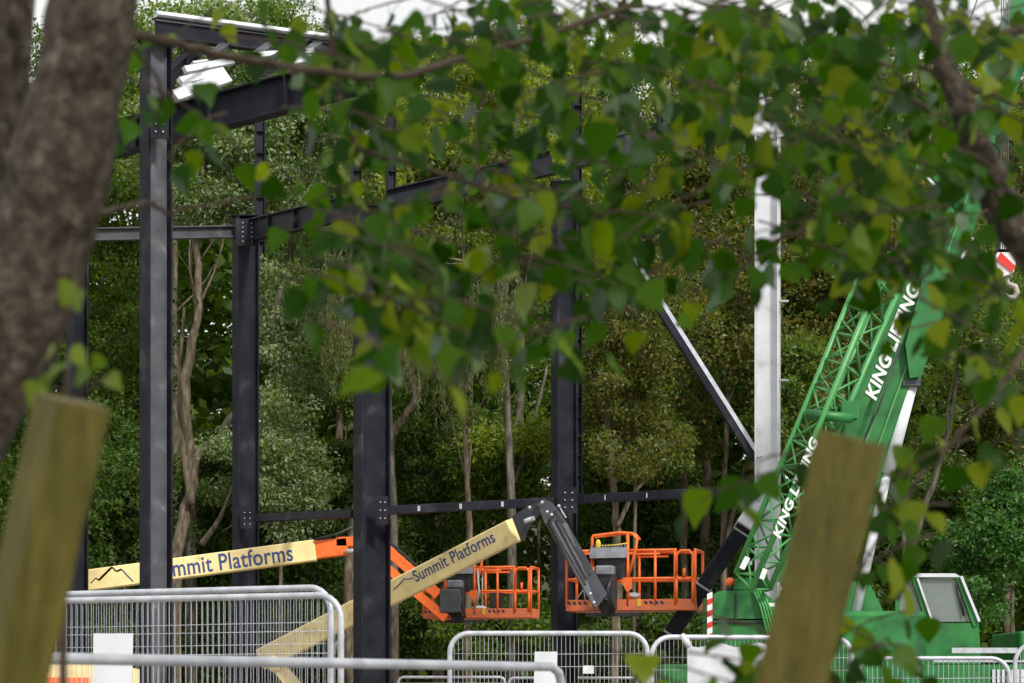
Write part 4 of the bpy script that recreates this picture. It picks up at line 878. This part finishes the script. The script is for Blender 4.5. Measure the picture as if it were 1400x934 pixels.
mb = MB(); mb.tube([Vector((YL.location.x, 3.15, 0)), P(86, 700, 3.15), P(88, 540, 3.15), P(95, 480, 3.15)], [.008, .006, .003, .002], 6); mb.tube([P(88, 545, 3.15), P(120, 530, 3.12), P(150, 515, 3.1)], .002, 5); mb.tube([P(88, 540, 3.15), P(60, 520, 3.15)], .002, 5); mb.build('stem', M['twig'], YL)
acc = ([], [])
for (x, y) in [(75, 480), (98, 483), (140, 495), (62, 520), (52, 530), (120, 510), (88, 505), (148, 520), (100, 395), (108, 405)]:
    ld = Vector((rnd.gauss(0, .5), rnd.gauss(0, .4), -.8)).normalized(); nr = Vector((rnd.gauss(0, .5), -.7, .7)); nr = (nr-ld*nr.dot(ld)).normalized(); add_leaf(acc, P(x, y-8, 3.15+rnd.uniform(-.06, .06)), ld, nr, rnd.uniform(.026, .04))
npmesh('foliage', np.array([tuple(p) for p in acc[0]]), np.array(acc[1]), L['forepale'], YL, off=YL.location, smooth=True)

TR = thing('poplar_tree', 'second poplar at the right, a thick limb slanting in over the crane top', 'tree', P(1900, HZ, 5.2)*1); TR.location.z = 0
trunk_mesh([Vector((TR.location.x, 5.2, -.1)), P(1780, 800, 5.2), P(1560, 520, 5.1), P(1400, 330, 5.0), P(1352, 240, 4.95), P(1318, 150, 4.9), P(1285, 70, 4.9), P(1250, -60, 4.9), P(1230, -300, 5)], [.12, .10, .065, .046, .036, .028, .024, .02, .015], 'trunk', TR, lump=.06, n=20, m=8)
branch(TR, [(1335, 215, 4.95), (1290, 170, 4.9), (1230, 130, 4.8), (1150, 110, 4.8)], .009, .004)
branch(TR, [(1320, 150, 4.9), (1270, 95, 4.9), (1215, 88, 4.9), (1120, 60, 4.8)], .007, .003)
branch(TR, [(1300, 110, 4.9), (1350, 130, 4.9), (1420, 150, 4.9)], .006, .005)
branch(TR, [(1420, 450, 4.8), (1360, 540, 4.5), (1300, 605, 4.4), (1230, 690, 4.3), (1160, 800, 4.3)], .007, .003)
branch(TR, [(1180, 230, 4.6), (1100, 310, 4.6), (1042, 340, 4.6), (1000, 362, 4.6), (945, 398, 4.6)], .006, .003)
branch(TR, [(1300, 60, 4.9), (1400, 40, 4.9)], .012, .01)
fore_foliage(TR, [
 (1000, 5, 140, 20, 22, a0, a1), (1240, 5, 120, 20, 20, a0, a1), (1370, 10, 40, 20, 4, a0, a1),
 (960, 60, 110, 70, 26, a0, a1), (960, 190, 90, 80, 17, a0, a1), (930, 320, 70, 45, 8, a0, 5.4), (1110, 70, 120, 75, 34, a0, 6.2), (1150, 210, 90, 80, 30, a0, 6), (1125, 310, 100, 35, 12, a0, 5.4),
 (1250, 70, 90, 70, 24, a0, 6), (1215, 210, 50, 60, 11, a0, 5.6), (1370, 90, 50, 60, 7, a0, 6), (1370, 210, 50, 60, 12, a0, 5.6), (1290, 325, 55, 35, 13, 4, 5.6), (1355, 430, 40, 60, 11, 4, 5.4), (1245, 445, 5, 5, 1, 4, 5, 3), (1170, 340, 40, 10, 3, 4, 5, 5),
 (1345, 530, 50, 50, 6, 4, 5.2), (1225, 630, 50, 25, 5, 3.8, 5), (1190, 730, 24, 55, 7, 3.8, 5), (1180, 870, 35, 60, 7, 3.8, 5), (1030, 640, 12, 8, 1, 4.2, 4.4, 5), (940, 912, 60, 20, 5, 3.8, 4.6, 6), (1070, 870, 30, 25, 3, 3.8, 4.6, 6), (1060, 915, 50, 20, 3, 3.8, 4.6, 6), (1010, 335, 20, 20, 1, 4.2, 4.4, 5), (1080, 625, 25, 10, 1, 4, 4.2, 5)])
# the crowns carry on above and behind the view and shade what stands below them
def canopy(parent, xs, n):
    c = np.stack([rg.uniform(xs[0], xs[1], n), rg.uniform(-2.5, 8.5, n), rg.uniform(3.7, 6.5, n)], 1)
    c = c[(c[:, 2]-EYE) > .305*np.maximum(c[:, 1], 0)+.35]
    idx = np.repeat(np.arange(len(c)), 26); A = c[idx]+rg.normal(size=(len(idx), 3))*.22
    V = leaves(A, .085, .9, .5, 1.0)
    npmesh('upper_crown', V, np.arange(len(V)).reshape(-1, 4), L['fore'], parent, off=parent.location)
canopy(TL, (-4.5, .3), 210); canopy(TR, (.2, 5.5), 800)
